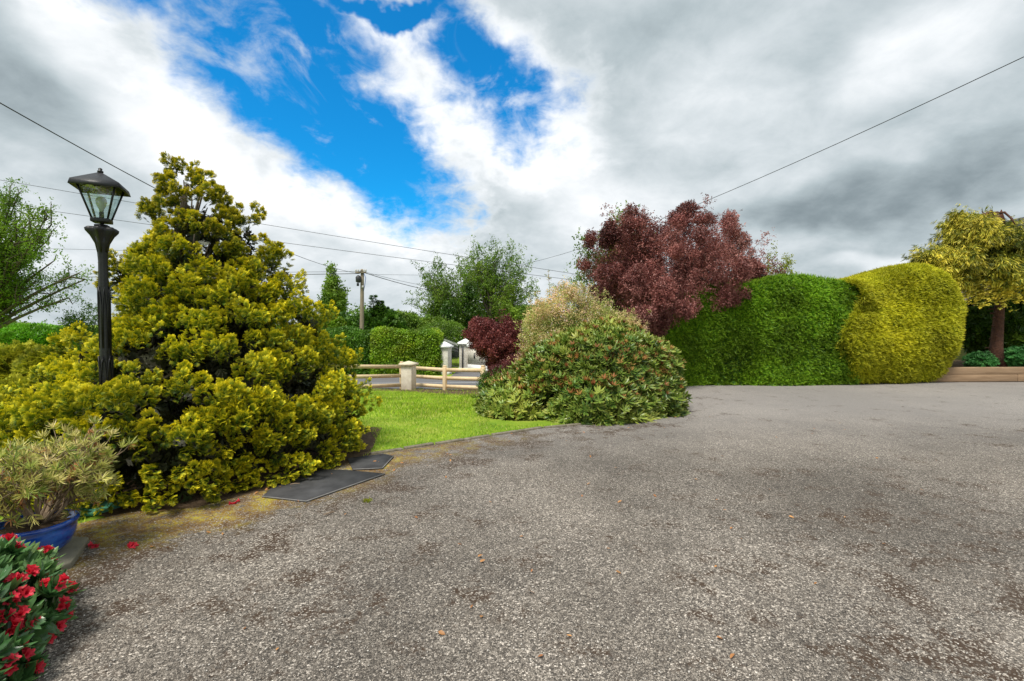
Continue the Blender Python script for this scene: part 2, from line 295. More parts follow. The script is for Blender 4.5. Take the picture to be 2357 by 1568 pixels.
# ------------------------------------------------------------------ object helpers
def tag(o, label=None, cat=None, group=None, kind=None):
    if label: o['label'] = label
    if cat: o['category'] = cat
    if group: o['group'] = group
    if kind: o['kind'] = kind
    return o
def empty(name, loc, label, cat, group=None):
    o = bpy.data.objects.new(name, None); COL.objects.link(o); o.location = loc; o.empty_display_size = .1
    return tag(o, label, cat, group)
def link_mesh(name, me, mat, parent=None):
    o = bpy.data.objects.new(name, me); COL.objects.link(o)
    if mat: me.materials.append(mat)
    if parent:
        o.parent = parent; o.location = -Vector(parent.location)   # meshes are built in world coordinates
    return o
def sub(child, part):
    """a piece of a part: one level deeper"""
    child.parent = part; child.location = (0, 0, 0); return child
class MB:
    """collects instanced prototypes / tubes / boxes as numpy arrays; build() links ONE mesh object"""
    def __init__(s): s.V = []; s.L = []; s.T = []; s.tip = []; s.rnd = []; s.n = 0
    def raw(s, V, loops, totals, tip=None, rnd=0.):
        V = np.asarray(V, float).reshape(-1, 3)
        s.V.append(V); s.L.append(np.asarray(loops, int) + s.n); s.T.append(np.asarray(totals, int))
        s.tip.append(np.zeros(len(V)) if tip is None else np.asarray(tip, float)); s.rnd.append(np.broadcast_to(np.asarray(rnd, float), (len(V),)).copy()); s.n += len(V)
    def inst(s, protos, P, D, U, sc, rnd, rs):
        """P positions, D growth directions, U approximate up normals, sc sizes, rnd per instance"""
        n = len(P)
        if n == 0: return
        D = D / np.maximum(np.linalg.norm(D, axis=1, keepdims=True), 1e-9)
        B = np.cross(U, D); B /= np.maximum(np.linalg.norm(B, axis=1, keepdims=True), 1e-6); N = np.cross(D, B)
        sc = np.broadcast_to(np.asarray(sc, float), (n,)); rnd = np.broadcast_to(np.asarray(rnd, float), (n,))
        which = rs.integers(0, len(protos), n)
        for k, (pv, pl, pt, ptip) in enumerate(protos):
            i = np.where(which == k)[0]
            if len(i) == 0: continue
            V = P[i][:, None, :] + sc[i][:, None, None] * (pv[None, :, 0:1] * D[i][:, None, :] + pv[None, :, 1:2] * B[i][:, None, :] + pv[None, :, 2:3] * N[i][:, None, :])
            m = len(pv)
            L = (pl[None, :] + (np.arange(len(i)) * m)[:, None]).ravel()
            s.raw(V.reshape(-1, 3), L, np.tile(pt, len(i)), np.tile(ptip, len(i)), np.repeat(rnd[i], m))
    def tube(s, pts, rad, sides=6, cap=True):
        pts = np.asarray(pts, float); n = len(pts); rad = np.broadcast_to(np.asarray(rad, float), (n,))
        T = np.gradient(pts, axis=0); T /= np.maximum(np.linalg.norm(T, axis=1, keepdims=True), 1e-9)
        ref = np.array([0, 0, 1.]) if abs(T[0, 2]) < .9 else np.array([1., 0, 0])
        A = np.cross(T, ref); A /= np.maximum(np.linalg.norm(A, axis=1, keepdims=True), 1e-9); Bn = np.cross(T, A)
        a = np.arange(sides) * 2 * np.pi / sides
        V = pts[:, None, :] + rad[:, None, None] * (np.cos(a)[None, :, None] * A[:, None, :] + np.sin(a)[None, :, None] * Bn[:, None, :])
        L = []; 
        for i in range(n - 1):
            for j in range(sides):
                k = (j + 1) % sides; L += [i * sides + j, i * sides + k, (i + 1) * sides + k, (i + 1) * sides + j]
        tot = [4] * ((n - 1) * sides)
        if cap: L += list(range(sides))[::-1] + [(n - 1) * sides + j for j in range(sides)]; tot += [sides, sides]
        s.raw(V.reshape(-1, 3), L, tot)
    def box(s, c, size, rot=0., bevel=0.):
        x, y, z = [q / 2 for q in size]
        V = np.array([(sx * x, sy * y, sz * z) for sz in (-1, 1) for sy in (-1, 1) for sx in (-1, 1)])
        ca, sa = math.cos(rot), math.sin(rot); V = V @ np.array([[ca, sa, 0], [-sa, ca, 0], [0, 0, 1]]) + np.array(c)
        s.raw(V, [0, 2, 3, 1, 4, 5, 7, 6, 0, 1, 5, 4, 2, 6, 7, 3, 0, 4, 6, 2, 1, 3, 7, 5], [4] * 6)
    def prism(s, poly, z0, z1):
        """poly: xy outline; z0/z1 numbers or functions"""
        n = len(poly); f0 = z0 if callable(z0) else (lambda x, y: z0); f1 = z1 if callable(z1) else (lambda x, y: z1)
        V = [(x, y, f0(x, y)) for x, y in poly] + [(x, y, f1(x, y)) for x, y in poly]
        L = list(range(n))[::-1] + list(range(n, 2 * n)); T = [n, n]
        for i in range(n): j = (i + 1) % n; L += [i, j, n + j, n + i]; T.append(4)
        s.raw(V, L, T)
    def lathe(s, prof, c=(0, 0, 0), sides=32, mod=None):
        a = np.arange(sides) * 2 * np.pi / sides; V = []
        for r, z in prof:
            rr = r * (mod(a, z) if mod else np.ones(sides)); V.append(np.stack([c[0] + rr * np.cos(a), c[1] + rr * np.sin(a), np.full(sides, c[2] + z)], 1))
        L = []; T = []
        for i in range(len(prof) - 1):
            for j in range(sides): k = (j + 1) % sides; L += [i * sides + j, i * sides + k, (i + 1) * sides + k, (i + 1) * sides + j]; T.append(4)
        L += list(range(sides))[::-1] + [(len(prof) - 1) * sides + j for j in range(sides)]; T += [sides, sides]
        s.raw(np.concatenate(V), L, T)
    def build(s, name, mat, parent=None, smooth=False, bevel=0):
        V = np.concatenate(s.V).astype('f'); L = np.concatenate(s.L).astype('i'); T = np.concatenate(s.T).astype('i')
        me = bpy.data.meshes.new(name); me.vertices.add(len(V)); me.vertices.foreach_set('co', V.ravel())
        me.loops.add(len(L)); me.loops.foreach_set('vertex_index', L)
        me.polygons.add(len(T)); me.polygons.foreach_set('loop_start', np.concatenate([[0], np.cumsum(T)[:-1]]).astype('i'))
        if smooth: me.polygons.foreach_set('use_smooth', np.ones(len(T), bool))
        for nm, arr in (('tip', s.tip), ('rnd', s.rnd)):
            me.attributes.new(nm, 'FLOAT', 'POINT').data.foreach_set('value', np.concatenate(arr).astype('f'))
        me.update(calc_edges=True)
        o = link_mesh(name, me, mat, parent)
        if bevel:
            b = o.modifiers.new('bevel', 'BEVEL'); b.width = bevel; b.segments = 2; b.limit_method = 'ANGLE'
        return o

# ---- leaf prototypes: +X growth, +Z normal
def P_make(quads, tips):
    V = []; L = []; T = []; tp = []
    for q, t in zip(quads, tips):
        L += list(range(len(V), len(V) + len(q))); V += q; T.append(len(q)); tp += t
    return (np.array(V, float), np.array(L), np.array(T), np.array(tp, float))
def fan(seed, nside=5, sub=3, w=.055):
    r = random.Random(seed); q = []; t = []
    def z(x, y): return -.22 * x * x - .5 * y * y + .05 * math.sin(9 * y + seed)
    def shoot(x, y, a, l, ww):
        dx, dy = math.cos(a), math.sin(a); px, py = -dy, dx
        mx, my = x + dx * l * .55, y + dy * l * .55; ex, ey = x + dx * l, y + dy * l
        q.append([(x, y, z(x, y)), (mx + px * ww, my + py * ww, z(mx, my) + .02), (ex, ey, z(ex, ey) + .02), (mx - px * ww, my - py * ww, z(mx, my) - .01)])
        t.append([math.hypot(x, y), math.hypot(mx, my), math.hypot(ex, ey), math.hypot(mx, my)])
    shoot(0, 0, 0, 1, w)
    for i in range(nside):
        for s in (1, -1):
            x = .08 + .8 * i / nside + r.uniform(-.03, .03); a = s * R(r.uniform(32, 50)); l = (.62 - .45 * i / nside) * r.uniform(.8, 1.15)
            shoot(x, 0, a, l, w)
            for k in range(sub):
                b = (k + 1) / (sub + 1); sx, sy = x + math.cos(a) * l * b, math.sin(a) * l * b
                shoot(sx, sy, a - s * R(r.uniform(25, 45)) * (1 if k % 2 else -1), l * .42 * (1.15 - b * .6), w * .85)
    return P_make(q, t)
def leaf(w=.17, droop=.2, fold=.05):
    xs = [0, .3, .7, 1.]; ws = [.02, w, w * .8, 0]
    c = [(x, 0, -droop * x * x) for x in xs]; a = [(x, y, -droop * x * x + fold * (y / w)) for x, y in zip(xs, ws)]; b = [(x, -y, p[2]) for (x, y, _), p in zip(a, a)]
    q = []; t = []
    for i in range(3):
        for sd in (a, b):
            f = [c[i], c[i + 1], sd[i + 1], sd[i]] if i < 2 else [c[i], c[i + 1], sd[i]]
            if sd is b: f = f[::-1]
            q.append(f); t.append([p[0] for p in f])
    return P_make(q, t)
def rhomb(w=.3):
    return P_make([[(0, 0, 0), (.5, w, .06), (1, 0, -.05), (.5, -w, .06)]], [[0, .5, 1, .5]])
def merge(parts):
    V = []; L = []; T = []; tp = []; n = 0
    for (v, l, t, p) in parts: V.append(v); L.append(l + n); T.append(t); tp.append(p); n += len(v)
    return (np.concatenate(V), np.concatenate(L), np.concatenate(T), np.concatenate(tp))
def xf(pr, mat, off=(0, 0, 0), s=1.):
    v = pr[0] * s @ np.array(mat).T + np.array(off); return (v, pr[1], pr[2], pr[3])
def whorl(seed, n=8, w=.15, spread=62, droop=.25, jitter=15):
    r = random.Random(seed); out = []
    for i in range(n):
        az = 2 * math.pi * i / n + r.uniform(-.3, .3); sp = R(spread + r.uniform(-jitter, jitter))
        m = Matrix.Rotation(az, 3, 'X') @ Matrix.Rotation(sp, 3, 'Y').to_4x4().to_3x3()
        m = Matrix.Rotation(az, 3, 'X') @ Matrix.Rotation(-sp, 3, 'Y')
        out.append(xf(leaf(w, droop), m, (-.1 * (i % 2), 0, 0), r.uniform(.75, 1.)))
    return merge(out)
def cluster(seed, n=6, w=.3, size=.5):
    r = random.Random(seed); out = []
    for i in range(n):
        m = Matrix.Rotation(r.uniform(0, 6.28), 3, 'Z') @ Matrix.Rotation(r.uniform(-1, 1), 3, 'Y') @ Matrix.Rotation(r.uniform(-1, 1), 3, 'X')
        out.append(xf(rhomb(w), m, (r.uniform(0, .8), r.uniform(-.4, .4), r.uniform(-.4, .4)), size * r.uniform(.7, 1.2)))
    return merge(out)
def wisp(seed, n=6, w=.07):
    r_ = random.Random(seed); out = []
    for i in range(n):
        m = Matrix.Rotation(r_.uniform(-.55, .55), 3, 'Z') @ Matrix.Rotation(r_.uniform(-.45, .3), 3, 'Y') @ Matrix.Rotation(r_.uniform(-1.2, 1.2), 3, 'X')
        out.append(xf(rhomb(w), m, (r_.uniform(0, .35), r_.uniform(-.12, .12), r_.uniform(-.1, .1)), r_.uniform(.45, 1.)))
    return merge(out)
WISP = [wisp(i) for i in range(6)]
FAN = [fan(i) for i in range(5)]
FAN_S = [fan(10 + i, 3, 1, .09) for i in range(4)]
FAN_XS = [fan(20 + i, 3, 0, .10) for i in range(3)]
WHORL = [whorl(i) for i in range(5)]
CLUS = [cluster(i) for i in range(6)]
CLUS_T = [cluster(20 + i, 7, .22, .42) for i in range(5)]
LEAF = [leaf(.26, .25), leaf(.22, .1), leaf(.28, .4)]

def rng(seed): return np.random.default_rng(seed)
def unit(v): return v / np.maximum(np.linalg.norm(v, axis=-1, keepdims=True), 1e-9)
def rdir(rs, n): return unit(rs.normal(size=(n, 3)))
_k = rng(5).normal(size=(14, 3)); _ph = rng(6).uniform(0, 6.28, 14)
def sn(P, f=1.): return np.sin(P @ (_k.T * f) + _ph).sum(1) / 4.     # cheap smooth noise ~ N(0,.6)
def inside(P, E, k=1.):
    m = np.zeros(len(P), bool)
    for (cx, cy, cz, rx, ry, rz) in E:
        m |= (((P - (cx, cy, cz)) / (rx * k, ry * k, rz * k)) ** 2).sum(1) < 1
    return m
def usurf(E, n, rs, lump=.07, lf=2., above=True, front=None):
    """n points + normals on the surface of a union of ellipsoids"""
    area = np.array([(rx * ry) ** .8 + (rx * rz) ** .8 + (ry * rz) ** .8 for _, _, _, rx, ry, rz in E]); area /= area.sum()
    OP = []; ON = []; got = 0
    while got < n:
        for i, e in enumerate(E):
            m = max(8, int(n * area[i])); c = np.array(e[:3]); r = np.array(e[3:])
            d = rdir(rs, m); P = c + d * r; N = unit(d / r)
            P = P + N * (sn(P, lf) * lump * r.mean())[:, None]
            oth = E[:i] + E[i + 1:]
            k = ~inside(P, oth, .96) if oth else np.ones(m, bool)
            if above: k &= P[:, 2] > gz(P[:, 0], P[:, 1]) + .02
            if front is not None: k &= (N @ np.array(front) > -.25) | (rs.random(m) < .3)
            OP.append(P[k]); ON.append(N[k]); got += k.sum()
        if got == 0: break
    P = np.concatenate(OP); N = np.concatenate(ON); i = rs.permutation(len(P))[:n]; return P[i], N[i]
def uvol(E, n, rs, lo=.0):
    vol = np.array([e[3] * e[4] * e[5] for e in E]); vol /= vol.sum(); out = []
    for e, w in zip(E, vol):
        m = max(1, int(n * w)); d = rdir(rs, m); r = (lo + (1 - lo) * rs.random(m) ** (1 / 3.))
        out.append(np.array(e[:3]) + d * r[:, None] * np.array(e[3:]))
    return np.concatenate(out)

def ragged(E, n, rs, r=.22, upk=1.5, depth=.25):
    """small lumps sitting on the outside of the big ones: an uneven outline"""
    P, N = usurf(E, n, rs, .1, 2.); k = np.mean([min(e[3:]) for e in E]); out = []
    for p, nn in zip(P, N):
        q = r * k * rs.uniform(.6, 1.4); out.append((p[0] + nn[0] * q * depth, p[1] + nn[1] * q * depth, p[2] + nn[2] * q * depth, q, q, q * rs.uniform(.8, upk)))
    return out

# ------------------------------------------------------------------ the setting
def grid_sheet(name, poly, off, mat, step=.5, attrs=None, extra=None):
    bm = bmesh.new(); vs = [bm.verts.new((p[0], p[1], 0)) for p in poly]; bm.faces.new(vs)
    bmesh.ops.triangulate(bm, faces=bm.faces[:])
    xs = [p[0] for p in poly]; ys = [p[1] for p in poly]
    for ax, lo, hi in ((0, min(xs), max(xs)), (1, min(ys), max(ys))):
        q = math.ceil(lo / step) * step
        while q < hi:
            co = [0, 0, 0]; no = [0, 0, 0]; co[ax] = q; no[ax] = 1
            bmesh.ops.bisect_plane(bm, geom=bm.verts[:] + bm.edges[:] + bm.faces[:], plane_co=co, plane_no=no); q += step
    for v in bm.verts: v.co.z = float(gz(v.co.x, v.co.y)) + off
    bmesh.ops.recalc_face_normals(bm, faces=bm.faces[:])
    me = bpy.data.meshes.new(name); bm.to_mesh(me); bm.free()
    if me.polygons[0].normal.z < 0: me.flip_normals()
    o = link_mesh(name, me, mat)
    if attrs:
        co = np.array([v.co[:] for v in me.vertices])
        for k, f in attrs.items(): me.attributes.new(k, 'FLOAT', 'POINT').data.foreach_set('value', f(co).astype('f'))
    return o
def build_ground():
    xs = np.concatenate([-np.geomspace(900, 16, 24), np.arange(-15, 20, .5), np.geomspace(20, 900, 24)])
    ys = np.concatenate([[-60, -30, -10], np.arange(-4, 34, .5), np.geomspace(34, 2500, 30)])
    X, Y = np.meshgrid(xs, ys); Z = gz(X, Y); V = np.stack([X, Y, Z], -1).reshape(-1, 3); nx, ny = len(xs), len(ys)
    i = (np.arange(ny - 1)[:, None] * nx + np.arange(nx - 1)[None]).ravel()
    L = np.stack([i, i + 1, i + nx + 1, i + nx], 1).ravel(); b = MB(); b.raw(V, L, np.full(len(i), 4))
    tag(b.build('ground', M['lawn'], smooth=True), kind='structure')
build_ground()
EDGE = [(-3.4, 2.3)] + [tuple(G(u, v)[:2]) for u, v in [(150, 1215), (300, 1182), (450, 1172), (600, 1133), (740, 1092), (850, 1050), (1000, 1026), (1130, 1006), (1250, 988), (1400, 974), (1480, 958), (1535, 942), (1560, 925)]]
EDGE += [(3.05, 9.4), (2.9, 10.4), (2.2, 12.5)]
def dist_edge(co):
    d = np.full(len(co), 9.)
    for a, b in zip(EDGE[:-4], EDGE[1:-3]):
        a = np.array(a); b = np.array(b); t = np.clip(((co[:, :2] - a) @ (b - a)) / ((b - a) @ (b - a)), 0, 1)
        d = np.minimum(d, np.linalg.norm(co[:, :2] - a - t[:, None] * (b - a), axis=1))
    return d
def moss_attr(co):
    d = dist_edge(co)
    m = np.clip(1.2 - d / 1.25, 0, .95) * np.clip(1.4 - (co[:, 1] - 3) / 4.5, .25, 1)
    m = np.maximum(m, .34 * np.exp(-((co[:, 0] + 1.3) ** 2 / 2.2 + (co[:, 1] - 2.9) ** 2 / 1.6)))
    m = np.maximum(m, .40 * (.35 + .65 * sstep(.3, 2.6, co[:, 0])) * sstep(6.5, 2.6, co[:, 1]))
    m = np.maximum(m, .25 * sstep(4.5, 7, co[:, 0]) * sstep(8.5, 6, co[:, 1]))
    return m
drive = grid_sheet('driveway', [(-3.4, -4)] + EDGE + [(3.2, 13.2), (7, 13), (17, 13.6), (17, -4)], .012, M['tarmac'], .25,
                   {'moss': moss_attr, 'far_pale': lambda co: sstep(4.5, 9, co[:, 1])})
tag(drive, kind='structure')
def road_pt(x, y): return (x, y)
tag(grid_sheet('road', [(-60, 19.8), (-9, 21.4), (8, 22.2), (40, 23.5), (40, 28), (8, 25.9), (-9, 25.0), (-60, 23.2)], .02, M['road'], .5), kind='structure')
tag(grid_sheet('pavement', [(-7.5, 20.3), (-3.9, 20.2), (-2.2, 18.8), (2, 18.2), (8, 18.4), (8, 22.15), (-7.5, 21.4)], .016, M['road'], .5), kind='structure')
tag(grid_sheet('gateway', [(-3.3, 25.5), (-.2, 25.6), (.0, 32), (-3.4, 32)], .016, M['road'], .5), kind='structure')
def strip(a, b, w):
    a = Vector(a); b = Vector(b); n = Vector((-(b - a).y, (b - a).x)).normalized() * w / 2
    return [tuple(a - n), tuple(b - n), tuple(b + n), tuple(a + n)]
tag(grid_sheet('road_marking', strip((-40, 21.2), (-9, 21.95), .12), .026, M['road_line']), kind='structure')
tag(grid_sheet('road_marking', strip((-9, 21.95), (30, 23.6), .12), .026, M['road_line']), kind='structure')
soilp = [(-5.2, 17.3), (-3.6, 16.3), (-2.2, 14.7), (-.6, 12.9), (1, 12), (1.2, 17.5), (-.8, 18), (-2.4, 19.2), (-4, 20.1), (-5.5, 19)]
tag(grid_sheet('soil', soilp, .008, M['soil'], .5), kind='structure')
bed = [tuple(G(u, v)[:2]) for u, v in [(1320, 979), (1400, 969), (1480, 954), (1545, 935)]] + [(3.0, 9.5), (2.4, 11.5), (.5, 12), (.2, 10), (.5, 8.6)]
tag(grid_sheet('flower_bed', bed, .015, M['soil'], .5), kind='structure')
bedc = [tuple(G(u, v)[:2]) for u, v in [(250, 1194), (300, 1186), (450, 1177), (600, 1138), (740, 1097), (848, 1054)]] + [(-1.9, 7), (-4, 7.4), (-5.6, 6.4), (-5.2, 4.6)]
tag(grid_sheet('flower_bed', bedc, .006, M['soil'], .5), kind='structure')
def kerb(points, name='kerb'):
    b = MB(); r = random.Random(4)
    P = [Vector(p) for p in points]
    for a, c in zip(P[:-1], P[1:]):
        n = max(1, int((c - a).length / .32)); dd = (c - a) / n; rot = math.atan2(dd.y, dd.x)
        for i in range(n):
            m = a + dd * (i + .5); b.box((m.x + r.uniform(-.008, .008), m.y + r.uniform(-.008, .008), float(gz(m.x, m.y)) + .002 + r.uniform(0, .008)), (dd.length * .93, .07, .05), rot + r.uniform(-.03, .03))
    return tag(b.build(name, M['kerb'], bevel=.008), kind='structure')
kerb([(x, y + .03) for x, y in EDGE[6:14]])
def build_grass():
    rs = rng(11); b = MB(); n = 170000
    y = 4.2 + 15.5 * rs.random(n) ** 1.3; x = -7.5 + 9.5 * rs.random(n)
    x2 = -9 + 6 * rs.random(25000); y2 = 2.4 + 4.5 * rs.random(25000); x = np.append(x, x2); y = np.append(y, y2)
    P = np.stack([x, y, gz(x, y)], 1)
    ex = np.array([p[0] for p in EDGE[:12]]); ey = np.array([p[1] for p in EDGE[:12]])
    k = y > np.interp(x, ex, ey) + .05
    k &= ~((np.abs(x - 1.3) < 1.65) & (y > 7.2) & (y < 11)); k &= ((x + 3.7) ** 2 + (y - 5.6) ** 2 > 2.02 ** 2)
    sl = np.interp(x, [-6.5, -5, -3.6, -2.2, -.6, 1], [19, 17.2, 16.4, 14.8, 13.0, 12.1]) + rs.normal(0, .35, len(x)); k &= (y < sl) | (rs.random(len(x)) < .06)
    P = P[k]; m = len(P); s = .022 + .022 * rs.random(m) + .02 * (sn(P, 1.2) > .7)
    D = unit(np.stack([rs.normal(0, .5, m), rs.normal(0, .5, m), np.ones(m)], 1)); U = rdir(rs, m)
    blade = [P_make([[(0, -.13, 0), (0, .13, 0), (1, .02, .25)]], [[0, 0, 1]])]
    b.inst(blade, P, D, U, s * np.clip(P[:, 1] / 7, 1, 1.8), rs.random(m), rs)
    tag(b.build('grass', M['blade']), 'short mown bright green lawn grass', 'grass', kind='stuff')
build_grass()

# ------------------------------------------------------------------ plants
def trunk_tube(b, a, c, r0, r1, seed=0, n=7, wob=.05):
    rs = rng(seed); t = np.linspace(0, 1, n)[:, None]; P = np.array(a) + t * (np.array(c) - np.array(a)); P[1:-1] += rs.normal(0, wob, (n - 2, 3)) * (1, 1, .2)
    b.tube(P, np.linspace(r0, r1, n), 8); return P

def golden_cypress():
    rs = rng(21); cx, cy = -3.72, 5.6
    root = empty('cypress_tree', (cx, cy, 0), 'tall golden yellow cypress with shaggy cone crown behind the black lamp post', 'tree')
    zs = [0, .12, .4, .8, 1.15, 1.5, 2.0, 2.4, 2.66, 2.9, 3.14, 3.36]; rr = [1.54, 1.68, 1.78, 1.72, 1.44, 1.12, .90, .52, .34, .22, .11, .03]; rl = [1.4, 1.5, 1.55, 1.2, .85, .42, .32, .28, .20, .13, .07, .02]
    E = [(-4.60, 6.0, 1.98, .24, .3, .40), (-4.42, 6.1, 1.9, .2, .3, .3), (-4.4, 5.2, .45, .55, .6, .50), (-5.2, 5.3, .22, .55, .6, .34), (-4.7, 4.6, .28, .5, .5, .38), (-4.72, 5.4, .95, .14, .2, .40), (-3.25, 5.85, 2.3, .18, .25, .5), (-2.85, 5.8, 1.85, .2, .25, .5),
         (-2.52, 5.7, 1.35, .2, .25, .4), (-4.0, 5.7, 2.3, .12, .2, .30), (-3.3, 3.98, .45, .32, .30, .50), (-3.62, 3.95, .35, .30, .28, .42), (-2.95, 4.2, .3, .35, .35, .45), (-2.5, 4.8, .2, .36, .34, .36), (-2.2, 5.2, .22, .30, .34, .36), (-2.12, 5.7, .28, .28, .36, .42), (-2.9, 4.22, .12, .42, .32, .30), (-4.1, 4.1, .2, .35, .35, .34), (-3.35, 4.6, .7, .4, .45, .5), (-2.75, 4.6, .5, .45, .45, .45), (-3.45, 4.3, .3, .45, .42, .35), (-3.95, 4.4, .38, .4, .4, .42)]
    n = 15000; z = 3.36 * (1 - np.sqrt(rs.random(n)) * .995); a = rs.uniform(0, 2 * np.pi, n); wl = np.clip(.5 - .9 * np.cos(a), 0, 1); rad = np.interp(z, zs, rr) * (1 - wl) + np.interp(z, zs, rl) * wl
    d = np.stack([np.cos(a), np.sin(a), np.zeros(n)], 1)
    P = np.array([cx, cy, 0]) + d * rad[:, None]; P[:, 2] = z
    P += d * (sn(P, 1.5) * .10 + sn(P, 3.2) * .05)[:, None] * np.clip(rad, .3, 1)[:, None]
    N = unit(d + np.array([0, 0, .45])); k = ~inside(P, E, .97); P, N = P[k], N[k]
    P2, N2 = usurf(E, 8000, rs, .08, 2.5); aw = np.clip(.5 - .9 * (P2[:, 0] - cx) / np.maximum(np.hypot(P2[:, 0] - cx, P2[:, 1] - cy), .01), 0, 1); ri = np.interp(P2[:, 2], zs, rr) * (1 - aw) + np.interp(P2[:, 2], zs, rl) * aw
    k = np.hypot(P2[:, 0] - cx, P2[:, 1] - cy) > ri * .97; P = np.concatenate([P, P2[k]]); N = np.concatenate([N, N2[k]])
    # boughs: clumps gather on rounded boughs with dark hollows between them
    bi = rs.permutation(len(P)); bc = []
    for q in bi:
        sp = .21 if P[q, 2] < .6 else (.285 if P[q, 2] < 2.2 else .24)
        if all(((P[q] - P[o]) ** 2).sum() > sp * sp for o in bc): bc.append(q)
    BC = P[bc] + (0, 0, .03); dd = ((P[:, None] - BC[None]) ** 2).sum(2); nb = dd.argmin(1); dn = np.sqrt(dd.min(1)); off = P - BC[nb]
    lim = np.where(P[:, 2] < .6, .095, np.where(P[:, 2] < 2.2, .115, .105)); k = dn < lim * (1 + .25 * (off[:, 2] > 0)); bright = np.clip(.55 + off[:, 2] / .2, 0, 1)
    P = P + N * (np.where(P[:, 2] > 2.25, .08, .16) * (1 - (dn / lim) ** 2))[:, None] + N * (rs.normal(0, .05, len(bc))[nb])[:, None]; N = unit(N + off * 2.2)
    P, N, BR = P[k], N[k], bright[k]
    # keep clumps apart (greedy thinning); back side sparser
    i = rs.permutation(len(P)); P, N, BR = P[i], N[i], BR[i]; keep = []; cell = {}
    for q in range(len(P)):
        p = P[q]; back = N[q, 1] > .5 and p[2] < 3
        rmin = .088 if not back else .18
        if p[2] < .55: rmin *= .85
        g = tuple((p / .24).astype(int)); ok = True
        for dx in (-1, 0, 1):
            for dy in (-1, 0, 1):
                for dz in (-1, 0, 1):
                    for o in cell.get((g[0] + dx, g[1] + dy, g[2] + dz), ()):
                        if ((P[o] - p) ** 2).sum() < rmin * rmin: ok = False; break
                    if not ok: break
                if not ok: break
            if not ok: break
        if ok: keep.append(q); cell.setdefault(g, []).append(q)
    P, N, BR = P[keep], N[keep], BR[keep]; m = len(P)
    up = np.array([0, 0, 1.])
    A = unit(N * .75 + up * (.75 + .35 * rs.random(m))[:, None] + rs.normal(0, .28, (m, 3)))   # plume axis
    low = P[:, 2] < .45; A[low] = unit(N[low] * 1. + up * .25 + rs.normal(0, .2, (low.sum(), 3)))
    L = .13 + .11 * rs.random(m); L[P[:, 2] > 2.25] *= .62; L[low] *= .7
    # deeper or shallower plumes so that dark hollows show between
    P = P + N * (rs.normal(0, .03, m))[:, None]
    per = 32; t = rs.random((m, per)) ** .8; rd = rdir(rs, m * per).reshape(m, per, 3); rd = rd - (rd * A[:, None]).sum(2, keepdims=True) * A[:, None]; rd = unit(rd)
    wdt = (.42 * np.sin(np.pi * (.15 + .8 * t)))[..., None] * L[:, None, None]
    base = P[:, None] + A[:, None] * ((t - .35) * L[:, None])[..., None] + rd * wdt * .55
    D = unit(A[:, None] * .75 + rd * (1.15 - .8 * t)[..., None]); U = unit(rd * .35 + up * .6 + rs.normal(0, .45, (m, per, 3)))
    hgt = np.repeat(P[:, 2], per)
    ct = np.repeat(rs.random(m), per)
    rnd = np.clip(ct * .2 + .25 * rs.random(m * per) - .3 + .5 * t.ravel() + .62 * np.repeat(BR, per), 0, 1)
    sc = (.042 + .036 * rs.random(m * per)) * np.where(hgt < .5, .9, 1)
    B, D, U = base.reshape(-1, 3), D.reshape(-1, 3), U.reshape(-1, 3)
    ok = B[:, 2] > .03
    # keep the lamp post clear of foliage above where it disappears
    lx, ly = -3.58, 4.25; ok &= ~((np.hypot(B[:, 0] - lx, B[:, 1] - ly) < .10)); ok &= ~((np.hypot(B[:, 0] - lx, B[:, 1] - ly) < .34) & (B[:, 2] > 1.12))
    hi = (hgt + rs.normal(0, .3, len(hgt)) > 2.35) | ((np.abs(B[:, 0] + 4.75) < .55) & (B[:, 2] > 1.3) & (B[:, 1] > 5.6))
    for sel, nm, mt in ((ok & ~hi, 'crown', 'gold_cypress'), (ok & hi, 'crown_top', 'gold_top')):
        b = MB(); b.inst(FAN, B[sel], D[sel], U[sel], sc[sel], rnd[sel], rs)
        if nm == 'crown':
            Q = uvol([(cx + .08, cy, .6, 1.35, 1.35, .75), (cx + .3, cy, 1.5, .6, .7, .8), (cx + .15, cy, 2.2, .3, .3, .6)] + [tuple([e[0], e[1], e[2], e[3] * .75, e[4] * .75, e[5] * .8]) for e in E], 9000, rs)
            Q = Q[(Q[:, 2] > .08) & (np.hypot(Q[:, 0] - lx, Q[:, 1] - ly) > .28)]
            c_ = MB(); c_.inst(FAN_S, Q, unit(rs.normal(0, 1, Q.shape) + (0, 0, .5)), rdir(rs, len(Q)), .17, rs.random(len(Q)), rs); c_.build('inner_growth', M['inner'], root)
        b.build(nm, M[mt], root)
    b = MB(); trunk_tube(b, (cx, cy, -.05), (cx, cy, 3.1), .11, .02)
    for i in range(60):
        z = rs.uniform(.2, 2.9); a = rs.uniform(0, 6.28); r = np.interp(z + .3, zs, rl if math.cos(a) < 0 else rr) * .88
        b.tube([(cx, cy, z), (cx + .5 * r * math.cos(a), cy + .5 * r * math.sin(a), z + .04), (cx + r * math.cos(a), cy + r * math.sin(a), z + .32)], [.025, .016, .006], 5)
    b.build('trunk', M['bark'], root)
golden_cypress()

